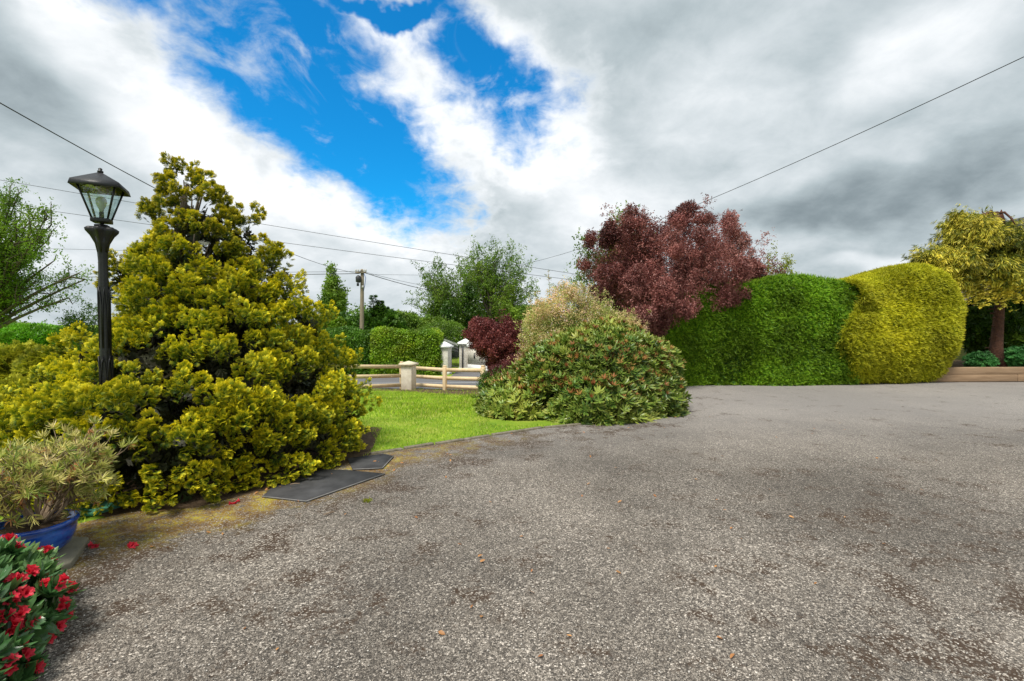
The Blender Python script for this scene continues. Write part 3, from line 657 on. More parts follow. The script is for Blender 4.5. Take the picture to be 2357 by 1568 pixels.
def shrub(name, label, cat, E, n, protos, mat, size, rs, dirf=(.7, .6), inner=.5, lump=.07, lf=2., front=(0, -1, .3), group=None, stem=True, jit=.35, part='foliage', dsc=.03, vr=(0, 1)):
    c = E[0]; root = empty(name, (c[0], c[1], float(gz(c[0], c[1]))), label, cat, group)
    P, N = usurf(E, n, rs, lump, lf, front=front); m = len(P); up = np.array([0, 0, 1.])
    P = P + N * rs.normal(0, dsc, m)[:, None]
    D = unit(N * dirf[0] + up * dirf[1] + rs.normal(0, jit, (m, 3))); U = unit(N * .5 + up * .6 + rs.normal(0, .4, (m, 3)))
    b = MB(); rnd = np.clip(vr[0] + (vr[1] - vr[0]) * (.45 * rs.random(m) + .55 * (sn(P, 2.2) * .35 + .5)), 0, 1)
    b.inst(protos, P, D, U, size * (.75 + .5 * rs.random(m)), rnd, rs)
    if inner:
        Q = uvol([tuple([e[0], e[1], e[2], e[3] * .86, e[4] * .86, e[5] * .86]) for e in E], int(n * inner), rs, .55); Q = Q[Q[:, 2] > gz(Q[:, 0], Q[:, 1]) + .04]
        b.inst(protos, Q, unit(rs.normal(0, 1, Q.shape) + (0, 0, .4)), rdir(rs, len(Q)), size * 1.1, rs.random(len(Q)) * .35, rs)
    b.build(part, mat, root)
    if stem:
        b = MB(); z0 = float(gz(c[0], c[1]))
        for i in range(14):
            T = uvol(E, 30, rs, .2)[rs.integers(0, 20)]; b.tube([(c[0] + .03 * math.cos(i), c[1] + .03 * math.sin(i), z0 - .03), ((c[0] + T[0]) / 2, (c[1] + T[1]) / 2, z0 + (T[2] - z0) * .6), T], [.028, .018, .008], 5)
        b.build('stem', M['bark'], root)
    return root, P, N

def rhododendron():
    rs = rng(31)
    E = [(1.55, 8.7, .30, 1.12, 1.1, 1.02), (2.02, 8.85, .58, .78, .75, .80), (.42, 8.5, -.1, 1.0, .9, .62), (.95, 8.5, .2, .9, .9, .8), (1.35, 8.0, .05, .95, .75, .62), (2.1, 8.5, .0, .80, .75, .80), (2.32, 8.75, .68, .58, .6, .60), (1.75, 8.8, .76, .6, .6, .60)]
    root, P, N = shrub('rhododendron_shrub', 'large green rhododendron mound with brown buds at the edge of the driveway', 'shrub', E, 6800, WHORL, M['rhodo'], .128, rs, (.9, .35), .35, .12, 3.0, dsc=.06)
    i = rs.random(len(P)) < .24; Q = P[i & (P[:, 2] > .35)]; NN = N[i & (P[:, 2] > .35)]
    b = MB(); b.inst([whorl(50, 7, .13, 40, .1), whorl(51, 6, .16, 50, 0)], Q + NN * .03, unit(NN + (0, 0, .6)), rdir(rs, len(Q)), .085, rs.random(len(Q)), rs); b.build('bud', M['bud'], root)['label'] = 'rusty brown seed heads and buds'
    P2, N2 = usurf(E, 3000, rs, .06, 1.6)
rhododendron()

def pale_shrub():
    rs = rng(32)
    z0 = -.2
    E = [(1.15, 9.9, 1.05, .72, .6, .92), (.74, 9.8, .98, .46, .5, .74), (1.65, 9.9, .95, .62, .55, .82), (1.1, 9.8, .5, .9, .7, .8), (.72, 9.5, .45, .45, .5, .9), (2.05, 9.8, .8, .4, .4, .7)]; E = E + ragged(E, 46, rs, .22, 1.9)
    root, P, N = shrub('pink_tinged_shrub', 'tall cream and pink leaved shrub rising behind the rhododendron mound', 'shrub', E, 11000, CLUS_T, M['pale_shrub'], .10, rs, (.5, 1.), .4, .16, 3., dsc=.10)
    b = MB(); i = rs.random(len(P)) < .16; Q = P[i]; b.inst(CLUS, Q + N[i] * .04, rdir(rs, len(Q)), rdir(rs, len(Q)), .06, rs.random(len(Q)), rs); b.build('blossom', M['pink'], root)
    # long upright shoots
    b = MB(); s = MB()
    for (u, v, v1) in [(1268, 700, 628), (1283, 700, 655), (1240, 700, 672), (1330, 690, 655), (1360, 690, 662), (1395, 700, 668), (1305, 690, 648), (1225, 700, 676), (1380, 700, 664), (1345, 690, 650), (1410, 720, 684)]:
        p, q = np.array(W(u, v + 40, 10.2)), np.array(W(u - 6, v1, 10.2)); s.tube([p, (p + q) / 2 + rs.normal(0, .02, 3), q], [.008, .006, .003], 4)
        t = rs.random(46)[:, None]; Q = p + t * (q - p) + rs.normal(0, .018, (46, 3)); b.inst(CLUS, Q, rdir(rs, 46) + (0, 0, .8), rdir(rs, 46), .065, rs.random(46) * .7, rs)
    b.build('shoot', M['pale_shrub'], root); s.build('twig', M['twig'], root)
pale_shrub()

def branch_tree(name, label, cat, base, E, mat, nl=40, tw=4, leaf_n=4000, size=.12, protos=CLUS, tr=.12, seed=1, top=None, spread=.12, bark='bark', group=None, multi=1, ivy=None, inner=0, lmin=.25, bare=0):
    rs = rng(seed); base = np.array(base, float); root = empty(name, base, label, cat, group)
    b = MB(); T = uvol(E, nl * 3, rs, .45); rs.shuffle(T); T = T[:nl]
    ctr = np.array([np.mean([e[0] for e in E]), np.mean([e[1] for e in E]), np.max([e[2] for e in E])])
    top = np.array(top) if top is not None else ctr
    trunks = []
    for k in range(multi):
        tt = top + (rs.normal(0, 1, 3) * (E[0][3] * .45, E[0][4] * .45, E[0][5] * .15) if multi > 1 else 0)
        bb = base + (rs.normal(0, 1, 3) * (.25, .25, 0) if multi > 1 else 0)
        trunks.append(trunk_tube(b, bb - (0, 0, .1), tt, tr, tr * .3, seed + k, 8, tr * .5))
    ends = []; span = 1.1 * max(min(e[3:]) for e in E)
    H = T[:, 2].max() - base[2]
    for t in T:
        tk = trunks[rs.integers(0, multi)]
        f = np.clip((t[2] - base[2]) / H * rs.uniform(.45, .85), lmin, .95); s = np.array([np.interp(f * (len(tk) - 1), np.arange(len(tk)), tk[:, j]) for j in range(3)])
        L = np.linalg.norm(t - s); mid = (s + t) / 2 + rs.normal(0, .07 * L, 3) + (0, 0, .08 * L)
        u = np.linspace(0, 1, 6)[:, None]; C = (1 - u) ** 2 * s + 2 * u * (1 - u) * mid + u * u * t; r0 = tr * .35 * (1 - f * .4)
        b.tube(C, np.linspace(r0, r0 * .22, 6), 5, False)
        for j in range(tw):
            q = C[rs.integers(2, 6)]; e = q + (rdir(rs, 1)[0] + unit(t - s) * .9 + (0, 0, .35)) * min(L, span) * rs.uniform(.12, .32)
            b.tube([q, (q + e) / 2 + rs.normal(0, .03 * L, 3), e], [r0 * .3, r0 * .2, r0 * .1], 4, False); ends.append((q, e))
        ends.append((C[3], t))
    b.build('trunk', M[bark], root)
    ends = np.array(ends); i = rs.integers(0, len(ends), leaf_n); u = rs.random(leaf_n)[:, None] ** .7
    P = ends[i, 0] + u * (ends[i, 1] - ends[i, 0]) + rs.normal(0, spread, (leaf_n, 3))
    if inner:
        Q = np.concatenate([uvol(E, int(inner * .35), rs, .1), uvol(ragged(E, 90, rs, .26, 1.6), int(inner * .65), rs, .0)]); P = np.concatenate([P, Q])
    m = len(P); b = MB(); b.inst(protos, P, unit(rs.normal(0, 1, (m, 3)) + (0, 0, .3)), rdir(rs, m), size * (.6 + .7 * rs.random(m)), np.clip(.5 * rs.random(m) + .5 * (sn(P, 1.4) * .4 + .5), 0, 1), rs)
    b.build('crown', mat, root)
    return root

def plum_tree():
    # big purple plum by the end of the hedge
    y = 12.3; px = lambda u, v, Y=y: tuple(W(u, v, Y))
    def el(u, v, ru, rv, Y=y, ry=None): p = W(u, v + (22 if Y > 11.9 and Y < 12.55 and v < 620 and u > 1460 else 0), Y); k = Y / F; return (p.x, Y, p.z, ru * k, ry or ru * k, rv * k)
    E = [el(1540, 590, 150, 95), el(1440, 600, 90, 95), el(1640, 600, 85, 95), el(1610, 530, 85, 62, 12.5), el(1520, 680, 85, 58, 11.3), el(1590, 665, 60, 45, 11.6), el(1450, 660, 60, 50, 11.4), el(1480, 540, 70, 45), el(1690, 590, 45, 60, 12.5), el(1530, 715, 50, 24, 10.9), el(1480, 690, 56, 48, 10.9), el(1400, 620, 50, 50)]
    branch_tree('plum_tree', 'large purple leaved plum tree with a wide crown above the green hedge', 'tree', (W(1560, 800, 13.3).x, 13.3, 0), E, M['purple'], 80, 5, 20000, .082, CLUS, .08, 41, px(1560, 590), .10, lmin=.3, inner=32000)
    rs = rng(45)
    E = [el(1136, 785, 50, 42, 12.6), el(1170, 775, 30, 38, 12.6), el(1105, 770, 32, 26, 12.6), el(1150, 830, 30, 32, 12.4), el(1185, 800, 22, 40, 12.4)]
    branch_tree('purple_shrub', 'small round dark purple plum bush standing near the timber fence', 'shrub', (W(1155, 860, 12.5).x, 12.5, float(gz(-.2, 12.5))), E, M['purple_dark'], 34, 5, 5000, .085, CLUS, .035, 42, px(1145, 800, 12.5), .07, inner=7000)
    E = [el(1165, 870, 40, 30, 11), el(1195, 845, 30, 22, 10.8)]
    shrub('purple_shrub', 'low dark crimson barberry between the rhododendron and purple bush', 'shrub', E, 1200, CLUS, M['purple_dark'], .06, rs, (.6, .6), .5)
    E = [el(1125, 885, 22, 24, 11), el(1150, 875, 22, 22, 10.9)]
    shrub('small_shrub', 'small dark green bush against the last fence post', 'shrub', E, 700, CLUS, M['beech_dark'], .07, rs, (.6, .7), .5)
    # green tree peeping out at the left of the plum, and sprigs right of it
    E = [el(1415, 545, 40, 45, 13), el(1370, 590, 45, 45, 13), el(1340, 640, 30, 35, 13), el(1455, 520, 35, 28, 13)]
    branch_tree('green_tree', 'light green leafy tree peeping out behind the left of the purple plum', 'tree', (4, 13.4, -.1), E, M['broad'], 34, 4, 2600, .12, CLUS, .07, 43, px(1400, 640, 13), .12)
    E = [el(1760, 605, 34, 32, 12.5), el(1745, 590, 22, 20, 12.5)]
    branch_tree('plum_sapling', 'small purple sapling above the hedge beside the big plum tree', 'tree', (W(1750, 700, 12.8).x, 12.8, 0), E, M['purple'], 12, 4, 900, .09, CLUS, .03, 44, px(1752, 620, 12.5), .07)
    E = [el(1790, 598, 26, 30, 13), el(1800, 620, 34, 20, 13)]
    branch_tree('pale_sapling', 'thin yellow green sapling just above the hedge top', 'tree', (W(1790, 700, 13.2).x, 13.2, 0), E, M['juniper'], 16, 4, 420, .09, CLUS, .03, 46, px(1790, 640, 13), .05)
plum_tree()

def hedge(name, label, xs, yf, hs, depth, mat, n, protos, size, seed, undercut=.0, lift=.0, endround=(0, 0), face=(.55, .35, .25), zb=0., group=None, wav=0.):
    """clipped hedge: xs samples along, yf front face, hs heights"""
    rs = rng(seed); root = empty(name, (float(np.mean(xs)), float(np.mean(yf)) + depth / 2, 0), label, 'hedge', group)
    th = np.linspace(0, np.pi, 200); e = 9.; r = 1 / (np.abs(np.cos(th)) ** e + np.abs(np.sin(th)) ** e) ** (1 / e)
    prof = np.stack([-r * np.cos(th), r * np.sin(th)], 1)       # depth -1..1, height 0..1
    def place(u, s, shrink=1.):
        x = xs[0] + u * (xs[-1] - xs[0]); h = np.interp(x, xs, hs); f = np.interp(x, xs, yf); a = depth / 2
        k = np.ones_like(x)
        if endround[0]: q = np.clip((x - xs[0]) / endround[0], 0, 1); k *= np.sqrt(np.clip(1 - (1 - q) ** 2, .0, 1))
        if endround[1]: q = np.clip((xs[-1] - x) / endround[1], 0, 1); k *= np.sqrt(np.clip(1 - (1 - q) ** 2, .0, 1))
        py = np.interp(s, th, prof[:, 0]); pz = np.interp(s, th, prof[:, 1])
        uc = 1 - undercut * np.clip(1 - pz * h / 1.1, 0, 1) ** 1.5
        y = f + a + py * a * k * uc * shrink; zz = pz * h; x = x + wav * ((1 - u) ** 6 * .22 * np.sin(zz * 3.4 + .6) - u ** 8 * .75 * np.clip(1 - zz / 1.3, 0, 1) ** 1.3); z = np.maximum(lift, pz * h * (shrink if shrink < 1 else 1) * (.55 + .45 * np.minimum(k * 1.2, 1)))
        return np.stack([x, y, z + zb], 1)
    arc = np.concatenate([[0], np.cumsum(np.linalg.norm(np.diff(prof * (depth / 2, np.mean(hs)), axis=0), axis=1))]); tot = arc[-1]
    wts = rs.random(n * 2) ** 1.0; s = np.interp(wts * tot, arc, th); u = rs.random(n * 2)
    keep = (s < 2.2) | (rs.random(n * 2) < .3); u, s = u[keep][:n], s[keep][:n]
    P = place(u, s); e1 = place(np.clip(u + .002, 0, 1), s) - place(np.clip(u - .002, 0, 1), s); e2 = place(u, np.clip(s + .02, 0, np.pi)) - place(u, np.clip(s - .02, 0, np.pi))
    N = unit(np.cross(e1, e2)); N[N[:, 1] * np.where(s < 1.57, 1, -1) > 0] *= -1; flip = (s > .6) & (s < 2.5) & (N[:, 2] < 0); N[flip] *= -1
    lump = sn(P, 1.3) * .05 + sn(P, 4.) * .03 + sn(P * (1, 1, 3.2), 2.2) * .03
    P = P + N * lump[:, None]; m = len(P)
    D = unit(N * face[0] + np.array([0, 0, face[1]]) + rs.normal(0, 1, (m, 3)) * (face[2] * 2.2, face[2], face[2]) ); U = unit(N * .8 + (0, 0, .5) + rs.normal(0, .3, (m, 3)))
    b = MB(); rnd = np.clip(.5 * rs.random(m) + .5 * (sn(P * (1, 1, 3), 2.5) * .4 + .5), 0, 1)
    b.inst(protos, P, D, U, size * (.6 + .8 * rs.random(m)), rnd, rs)
    P3 = place(rs.random(n // 3), np.interp(rs.random(n // 3) * tot, arc, th), .9); P3[:, 2] = (P3[:, 2] - zb) * .97 + zb
    P3 = P3[P3[:, 2] > zb + lift + .03]; b.inst(protos, P3, rdir(rs, len(P3)), rdir(rs, len(P3)), size * 1.5, rs.random(len(P3)) * .25, rs)
    b.build('foliage', mat, root)
    # woody inside: stems and the dense dead interior of a clipped hedge
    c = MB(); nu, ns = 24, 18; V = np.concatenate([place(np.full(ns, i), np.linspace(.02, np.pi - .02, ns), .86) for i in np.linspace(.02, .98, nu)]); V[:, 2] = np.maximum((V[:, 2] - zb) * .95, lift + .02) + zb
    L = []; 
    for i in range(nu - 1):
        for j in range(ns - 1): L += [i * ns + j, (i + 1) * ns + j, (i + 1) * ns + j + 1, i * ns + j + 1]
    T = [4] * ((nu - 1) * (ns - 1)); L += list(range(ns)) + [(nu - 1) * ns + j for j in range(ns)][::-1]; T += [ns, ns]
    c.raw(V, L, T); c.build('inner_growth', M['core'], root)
    b = MB()
    for i in range(int((xs[-1] - xs[0]) / .45)):
        x = xs[0] + .3 + i * .45; y = np.interp(x, xs, yf) + depth * .5 + rs.normal(0, .1); b.tube([(x, y, zb - .05), (x + rs.normal(0, .05), y, zb + .8)], [.05, .04], 6); b.build('stem', M['bark'], root); b = MB()
    return root
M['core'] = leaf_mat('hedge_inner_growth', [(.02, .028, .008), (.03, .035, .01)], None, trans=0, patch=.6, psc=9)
gx = lambda u, Y: (u - CX) * Y / F
hx = [gx(u, 11.6) for u in (1480, 1600, 1650, 1680, 1760, 1800, 1860, 1930, 1978)]
hz = [W(10, v, 11.9).z for v in (704, 680, 662, 656, 654, 645, 643, 648, 650)]
hedge('clipped_hedge', 'clipped bright green conifer hedge along the back of the driveway', np.array(hx), np.linspace(11.45, 11.6, 9), np.array(hz), 1.5, M['green_hedge'], 46000, WISP, .115, 51, .12, .04, (.3, 0), (.45, .1, .42))
hx = [gx(u, 11.9) for u in (1925, 1975, 2030, 2090, 2130, 2180, 2222, 2264)]
hz = [W(10, v, 12.4).z for v in (654, 650, 640, 626, 620, 636, 672, 730)]
hedge('golden_hedge', 'clipped golden yellow conifer hedge bulging beside the green one', np.array(hx), np.linspace(11.35, 12.1, 8), np.array(hz), 2.0, M['gold_hedge'], 46000, WISP, .105, 52, .42, .15, (0, 1.1), (.5, .22, .42), wav=1.)

def right_side():
    rs = rng(61); Y = 12.9; p = W(2302, 835, Y)
    def el(u, v, ru, rv, Y=Y, ry=None): q = W(u, v, Y); k = Y / F; return (q.x, Y, q.z, ru * k, ry or ru * k * .9, rv * k)
    root = empty('weeping_conifer', (p.x, Y, .2), 'weeping golden conifer with a bare red brown trunk behind the sleeper wall', 'tree')
    E = [el(2245, 545, 56, 34), el(2178, 604, 50, 22), el(2305, 565, 55, 38), el(2262, 620, 66, 36), el(2345, 570, 50, 50), el(2140, 590, 20, 14), el(2232, 512, 34, 12), el(2390, 590, 60, 50), el(2190, 640, 44, 16)]
    E = [(*e[:5], e[5] * .85) for e in E]; E = E + [(a, b_, c_, d_ * 1.1, e_ * 1.1, f_ * .45) for (a, b_, c_, d_, e_, f_) in ragged(E, 60, rs, .34, .9, 1.0)]; P, N = usurf(E, 13000, rs, .26, 3.); m = len(P); b = MB()
    P = P + N * (sn(P * (1, 1, 1.8), 3.5) * .09)[:, None]; D = unit(N * (.7, .7, .3) + (0, 0, -.6) + rs.normal(0, .3, (m, 3))); b.inst(WISP, P + N * rs.normal(0, .09, m)[:, None], D, unit(N + (0, 0, .6) + rs.normal(0, .4, (m, 3))), .17 * (.5 + .8 * rs.random(m)), np.clip(rs.random(m) * .9 - .05 + sn(P, 2) * .15, 0, 1), rs)
    Q = uvol([tuple([*e[:3], e[3] * .8, e[4] * .8, e[5] * .8]) for e in E], 3500, rs); b.inst(FAN_S, Q, unit(rs.normal(0, 1, Q.shape) + (0, 0, -.5)), rdir(rs, len(Q)), .22, rs.random(len(Q)) * .25, rs)
    # hanging lower sprays
    Q = np.array([W(u, v, 12.4) for u, v in zip(rs.uniform(2170, 2390, 900), 650 + 34 * rs.random(900) + 22 * rs.normal(0, .5, 900))]); b.inst(FAN_S, Q, unit(rs.normal(0, .3, Q.shape) + (-.7, -.2, -.2)), rdir(rs, 900) + (0, 0, 2), .13, .3 + .7 * rs.random(900), rs)
    b.build('crown', M['weeping'], root)
    b = MB(); t = np.array([W(2296, 845, Y), W(2293, 800, Y), W(2298, 740, Y), W(2303, 680, Y), W(2305, 620, Y), W(2298, 560, Y), W(2290, 488, Y)]); b.tube(t, [.20, .14, .115, .10, .095, .09, .07], 12)
    for k in range(7): b.tube(np.array([W(2290, 495, Y), W(2280 - 8 * k, 486 + 3 * k, Y), W(2262 - 4 * k, 500 + 6 * k, Y - .3)]), [.035, .028, .012], 5)
    for k in range(8):
        u = 2270 + 6 * k; b.tube(np.array([W(u, 520, Y), W(u + rs.uniform(-8, 8), 505, Y), W(u + rs.uniform(-10, 10), 482 + rs.uniform(-3, 8), Y)]), [.03, .03, .012], 5)
    b.tube(np.array([W(2290, 492, Y), W(2312, 489, Y), W(2328, 503, Y - .2), W(2337, 518, Y - .3)]), [.04, .032, .025, .012], 6)
    b.tube(np.array([W(2305, 625, Y), W(2325, 617, Y), W(2357, 606, Y)]), [.05, .045, .04], 6)
    for k in range(22):
        h = rs.uniform(.5, 2.4); c = np.array([np.interp(h, t[:, 2], t[:, 0]), Y, h]); d = rdir(rs, 1)[0] * (1, 1, .2); b.tube([c, c + d * .22], [.03, .018], 5)
    b.build('trunk', M['bark_red'], root, smooth=True)
    # sleepers
    s = empty('sleeper_wall', tuple(W(2300, 878, 12.35)), 'low retaining wall of brown timber sleepers holding the bed', 'wall')
    a = Vector((10.6, 12.25)); d = Vector((1, .035)).normalized(); rot = math.atan2(d.y, d.x)
    for (x0, ln, k) in [(0, 2.3, 0), (2.31, 2.6, 0), (0, 2.9, 1), (2.91, 2.2, 1)]:
        b = MB(); c = a + d * (x0 + ln / 2); b.box((c.x, c.y + k * .004, .115 + .185 * k), (ln - .006, .10, .18), rot); b.build('sleeper', M['sleeper'], s, bevel=.008)
    for k in (2.3,):
        b = MB(); c = a + d * (k + 0); b.box((c.x + .28, c.y - .065, .20), (.05, .025, .36), rot); b.build('batten', M['sleeper'], s, bevel=.004)
    sb = MB(); sb.prism([(10.2, 12.35), (16.5, 12.55), (16.5, 16), (10.2, 16)], -.02, .30); tag(sb.build('soil', M['soil']), kind='structure')
    # shrubs in the bed
    E = [el(2330, 740, 60, 62, 14.0), el(2390, 720, 60, 80, 14.2), el(2260, 750, 45, 60, 14.2), el(2330, 790, 60, 50, 13.9)]
    r_, P, N = shrub('laurel_shrub', 'dark glossy laurel shrub filling the shade behind the brown trunk', 'shrub', E, 3000, WHORL, M['dark_leaf'], .16, rs, (.9, .2), .6, .08, 2.)
    for (u, v, ru, rv, lb) in [(2255, 832, 26, 16, 'low grey green plant left of the brown trunk above the sleepers'), (2345, 822, 34, 20, 'low bright green plant right of the brown trunk above the sleepers')]:
        shrub('bedding_plant', lb, 'plant', [el(u, v, ru, rv, 12.75)], 420, WHORL, M['cover'], .075, rs, (.7, .7), .3, stem=False, group='plants above the sleeper wall')
    # canes
    # house beyond
    h = empty('garden_building', (16.2, 17, 0), 'grey brown building corner with dark sloping roof at the right edge', 'building')
    b = MB(); x0 = W(2326, 640, 15.5).x; b.prism([(x0, 15.5), (x0 + 7, 15.5), (x0 + 7, 20), (x0, 20)], -.1, 2.98); b.build('wall', M['stone_wall'], h)
    b = MB(); zt = 2.95; V = [(x0 - .05, 15.3, zt), (x0 + 7.2, 15.3, zt), (x0 + 7.2, 20.2, zt), (x0 - .05, 20.2, zt), (x0 + 3.5, 15.3, zt + 2.6), (x0 + 3.5, 20.2, zt + 2.6)]
    b.raw(V, [0, 1, 4, 2, 3, 5, 0, 4, 5, 3, 1, 2, 5, 4, 0, 3, 2, 1], [3, 3, 4, 4, 4]); b.build('roof', M['roof'], h)
right_side()

# ------------------------------------------------------------------ left of the picture
def left_side():
    rs = rng(71)
    def el(u, v, ru, rv, Y, ry=None): q = W(u, v, Y); k = Y / F; return (q.x, Y, q.z, ru * k, ry or ru * k, rv * k)
    E = [el(40, 520, 70, 60, 13), el(-60, 540, 130, 90, 13), el(90, 590, 60, 45, 13), el(130, 640, 60, 35, 13), el(150, 620, 50, 20, 13), el(20, 670, 60, 35, 13), el(95, 690, 55, 22, 13), el(175, 640, 35, 22, 13), el(-80, 650, 110, 70, 13)]
    branch_tree('oak_tree', 'spreading fresh green oak tree at the left edge beyond the lamp post', 'tree', (W(-95, 700, 13.2).x, 13.2, float(gz(-15, 13.2))), E, M['oak'], 90, 6, 8200, .17, CLUS_T, .26, 72, W(-60, 560, 13), .10, lmin=.3)
    z = float(gz(-14, 16)); 
    E = [el(70, 800, 95, 52, 16), el(-30, 800, 90, 48, 16), el(120, 806, 40, 40, 16)]
    shrub('laurel_bush', 'rounded bright green laurel bush behind the low golden juniper', 'shrub', E, 5000, WHORL, M['laurel'], .16, rs, (.6, .6), .4, .06, 1.5, front=(.5, -1, .3))
    E = [el(55, 870, 70, 60, 8.2), el(-20, 880, 70, 60, 8.2), el(115, 865, 42, 46, 8.0), el(60, 930, 65, 45, 7.6), el(-40, 940, 60, 40, 7.6)]
    shrub('juniper_bush', 'low spreading yellow green juniper at the left edge of the lawn', 'shrub', E, 5200, FAN_S, M['juniper'], .17, rs, (.9, .35), .4, .09, 2.5, front=(.5, -1, .3))
    E = [el(175, 725, 24, 16, 14), el(215, 722, 20, 22, 14), el(160, 740, 26, 14, 14)]
    branch_tree('young_tree', 'small blue green sapling seen just left of the lamp post', 'tree', (W(190, 800, 14).x, 14, float(gz(-12, 14))), E, M['broad'], 14, 4, 900, .10, CLUS, .03, 73, W(190, 745, 14), .09)
    E = [el(10, 765, 40, 14, 30), el(-50, 760, 60, 22, 30)]
    shrub('distant_bush', 'dull grey green bush on the horizon at the far left', 'shrub', E, 600, CLUS, M['broad'], .4, rs, (.6, .6), .4)
left_side()

# ------------------------------------------------------------------ beyond the road
def background():
    rs = rng(81)
    def el(u, v, ru, rv, Y, ry=None): q = W(u, v, Y); k = Y / F; return (q.x, Y, q.z, ru * k, ry or ru * k, rv * k)
    g = lambda u, Y: (W(u, 800, Y).x, Y, float(gz(W(u, 800, Y).x, Y)))
    # three hedge sections along the road
    for (us, vs, Y0, n, mt, lb, sd) in [((730, 770, 800, 835, 862), (768, 766, 762, 766, 770), 27.3, 5200, 'beech_dark', 'mid green hedge section around the foot of the utility pole', 91),
                           ((857, 875, 905, 935, 962), (768, 761, 763, 768, 766), 26.9, 6000, 'beech', 'bright yellow green beech hedge section behind the fence', 92),
                           ((958, 975, 995, 1014), (770, 764, 766, 774), 26.8, 3600, 'beech', 'small lower end of the beech hedge touching the gate pillar', 93)]:
        hx = np.array([gx(u, Y0 + .4) for u in us]); hz = np.array([W(u, v, Y0 + .5).z + 1.4 for u, v in zip(us, vs)])
        hedge('roadside_hedge', lb, hx, np.full(len(us), Y0), hz, 1.5, M[mt], n, CLUS, .17, sd, .1, .08, (.4, .4), (.7, .35, .3), -1.4, 'hedges along the road')
    # conifers and bushes behind the hedge
    specs = [(el(745, 765, 42, 24, 34), 'rounded yellow green bush behind the left hedge section', 'beech', 'leafy_bush'), (el(800, 762, 52, 34, 36), 'dense mid green conifer left of the utility pole', 'conifer_far', 'evergreen_bush'),
             (el(880, 752, 48, 36, 34), 'dense dark conifer right of the utility pole', 'conifer_far', 'evergreen_bush'), (el(930, 758, 40, 32, 38), 'fluffy olive green bush right of the dark conifer', 'broad', 'leafy_bush'),
             (el(985, 768, 45, 30, 40), 'greyish olive bush below the tall airy trees', 'broad', 'leafy_bush'), (el(1215, 745, 42, 42, 40), 'mid green bush between purple bush and tall airy trees', 'broad', 'leafy_bush'), (el(1430, 730, 60, 50, 16), 'dark green bush below the purple plum', 'beech_dark', 'leafy_bush')]
    for e, lb, mt, nm in specs:
        E = [e, (e[0] + e[3] * .4, e[1], e[2] - e[5] * .3, e[3] * .7, e[4] * .7, e[5] * .7), (e[0] - e[3] * .5, e[1] + .3, e[2] - e[5] * .2, e[3] * .6, e[4] * .7, e[5] * .75), (e[0], e[1], e[2] - e[5], e[3], e[4] * .8, e[5])]
        E = [(*q[:5], q[5] * .9) for q in E]; E = E + ragged(E[:3], 26, rs, .22, 1.5)
        shrub(nm, lb, 'bush', E, 3600, FAN_XS if mt == 'conifer_far' else CLUS, M[mt], e[1] * .0085 + .02, rs, (.8, .3), .4, .16, .9 if e[1] > 20 else 2, dsc=.08)
    # spiky conifer tops
    for (u, v0, v1, w, lb) in [(860, 680, 745, 13, 'spindly dark conifer leader just right of the utility pole'), (875, 692, 745, 10, 'shorter spindly conifer top right of the dark conifer leader')]:
        r_ = empty('young_conifer', g(u, 33), lb, 'tree'); b = MB(); p, q = np.array(W(u, 780, 33)), np.array(W(u, v0, 33)); t = MB(); t.tube([np.array(g(u, 33)), (p + q) / 2, q], [.09, .05, .01], 5); t.build('trunk', M['bark'], r_)
        m = 220; f = rs.random(m); P = np.array(W(u, v1, 33)) * (1 - f[:, None]) + q * f[:, None]; a = rs.uniform(0, 6.28, m); rd = np.stack([np.cos(a), np.sin(a), np.zeros(m)], 1)
        rr = w * 33 / F * (1 - f * .95); P = P + rd * (rr * rs.random(m) * .9)[:, None]; b.inst(FAN_XS, P, rd + (0, 0, .2), rs.normal(0, .3, (m, 3)) + (0, 0, 1), .32, rs.random(m) * .6, rs); b.build('crown', M['conifer_far'], r_)
    # poplar
    E = [el(765, 665, 13, 44, 48), el(756, 690, 13, 40, 48), el(776, 690, 13, 40, 48), el(765, 700, 24, 30, 48), el(768, 640, 8, 22, 48)]
    branch_tree('poplar_tree', 'narrow upright poplar on the skyline left of the utility pole', 'tree', g(765, 48), E, M['broad'], 60, 3, 5200, .42, CLUS, .16, 82, W(766, 640, 48), .16, lmin=.15)
    # airy trees
    E1 = [el(1040, 660, 60, 48, 44), el(1000, 640, 34, 36, 44), el(985, 700, 40, 30, 44), el(1060, 720, 50, 30, 44)]
    branch_tree('airy_tree', 'sparse branching tree forming the left of the tall pair behind the gate', 'tree', g(1045, 44), E1, M['broad'], 90, 6, 4300, .30, CLUS, .13, 83, W(1040, 690, 44), .2, multi=3, lmin=.12, group='tall airy trees behind the gate')
    E2 = [el(1155, 630, 62, 58, 46), el(1100, 620, 40, 45, 46), el(1190, 660, 42, 50, 46), el(1150, 700, 60, 30, 46), el(1120, 600, 35, 26, 46)]
    branch_tree('airy_tree', 'taller sparse tree forming the right of the tall pair behind the gate', 'tree', g(1140, 46), E2, M['broad'], 120, 6, 6600, .30, CLUS, .14, 84, W(1135, 680, 46), .2, multi=4, lmin=.12, group='tall airy trees behind the gate')
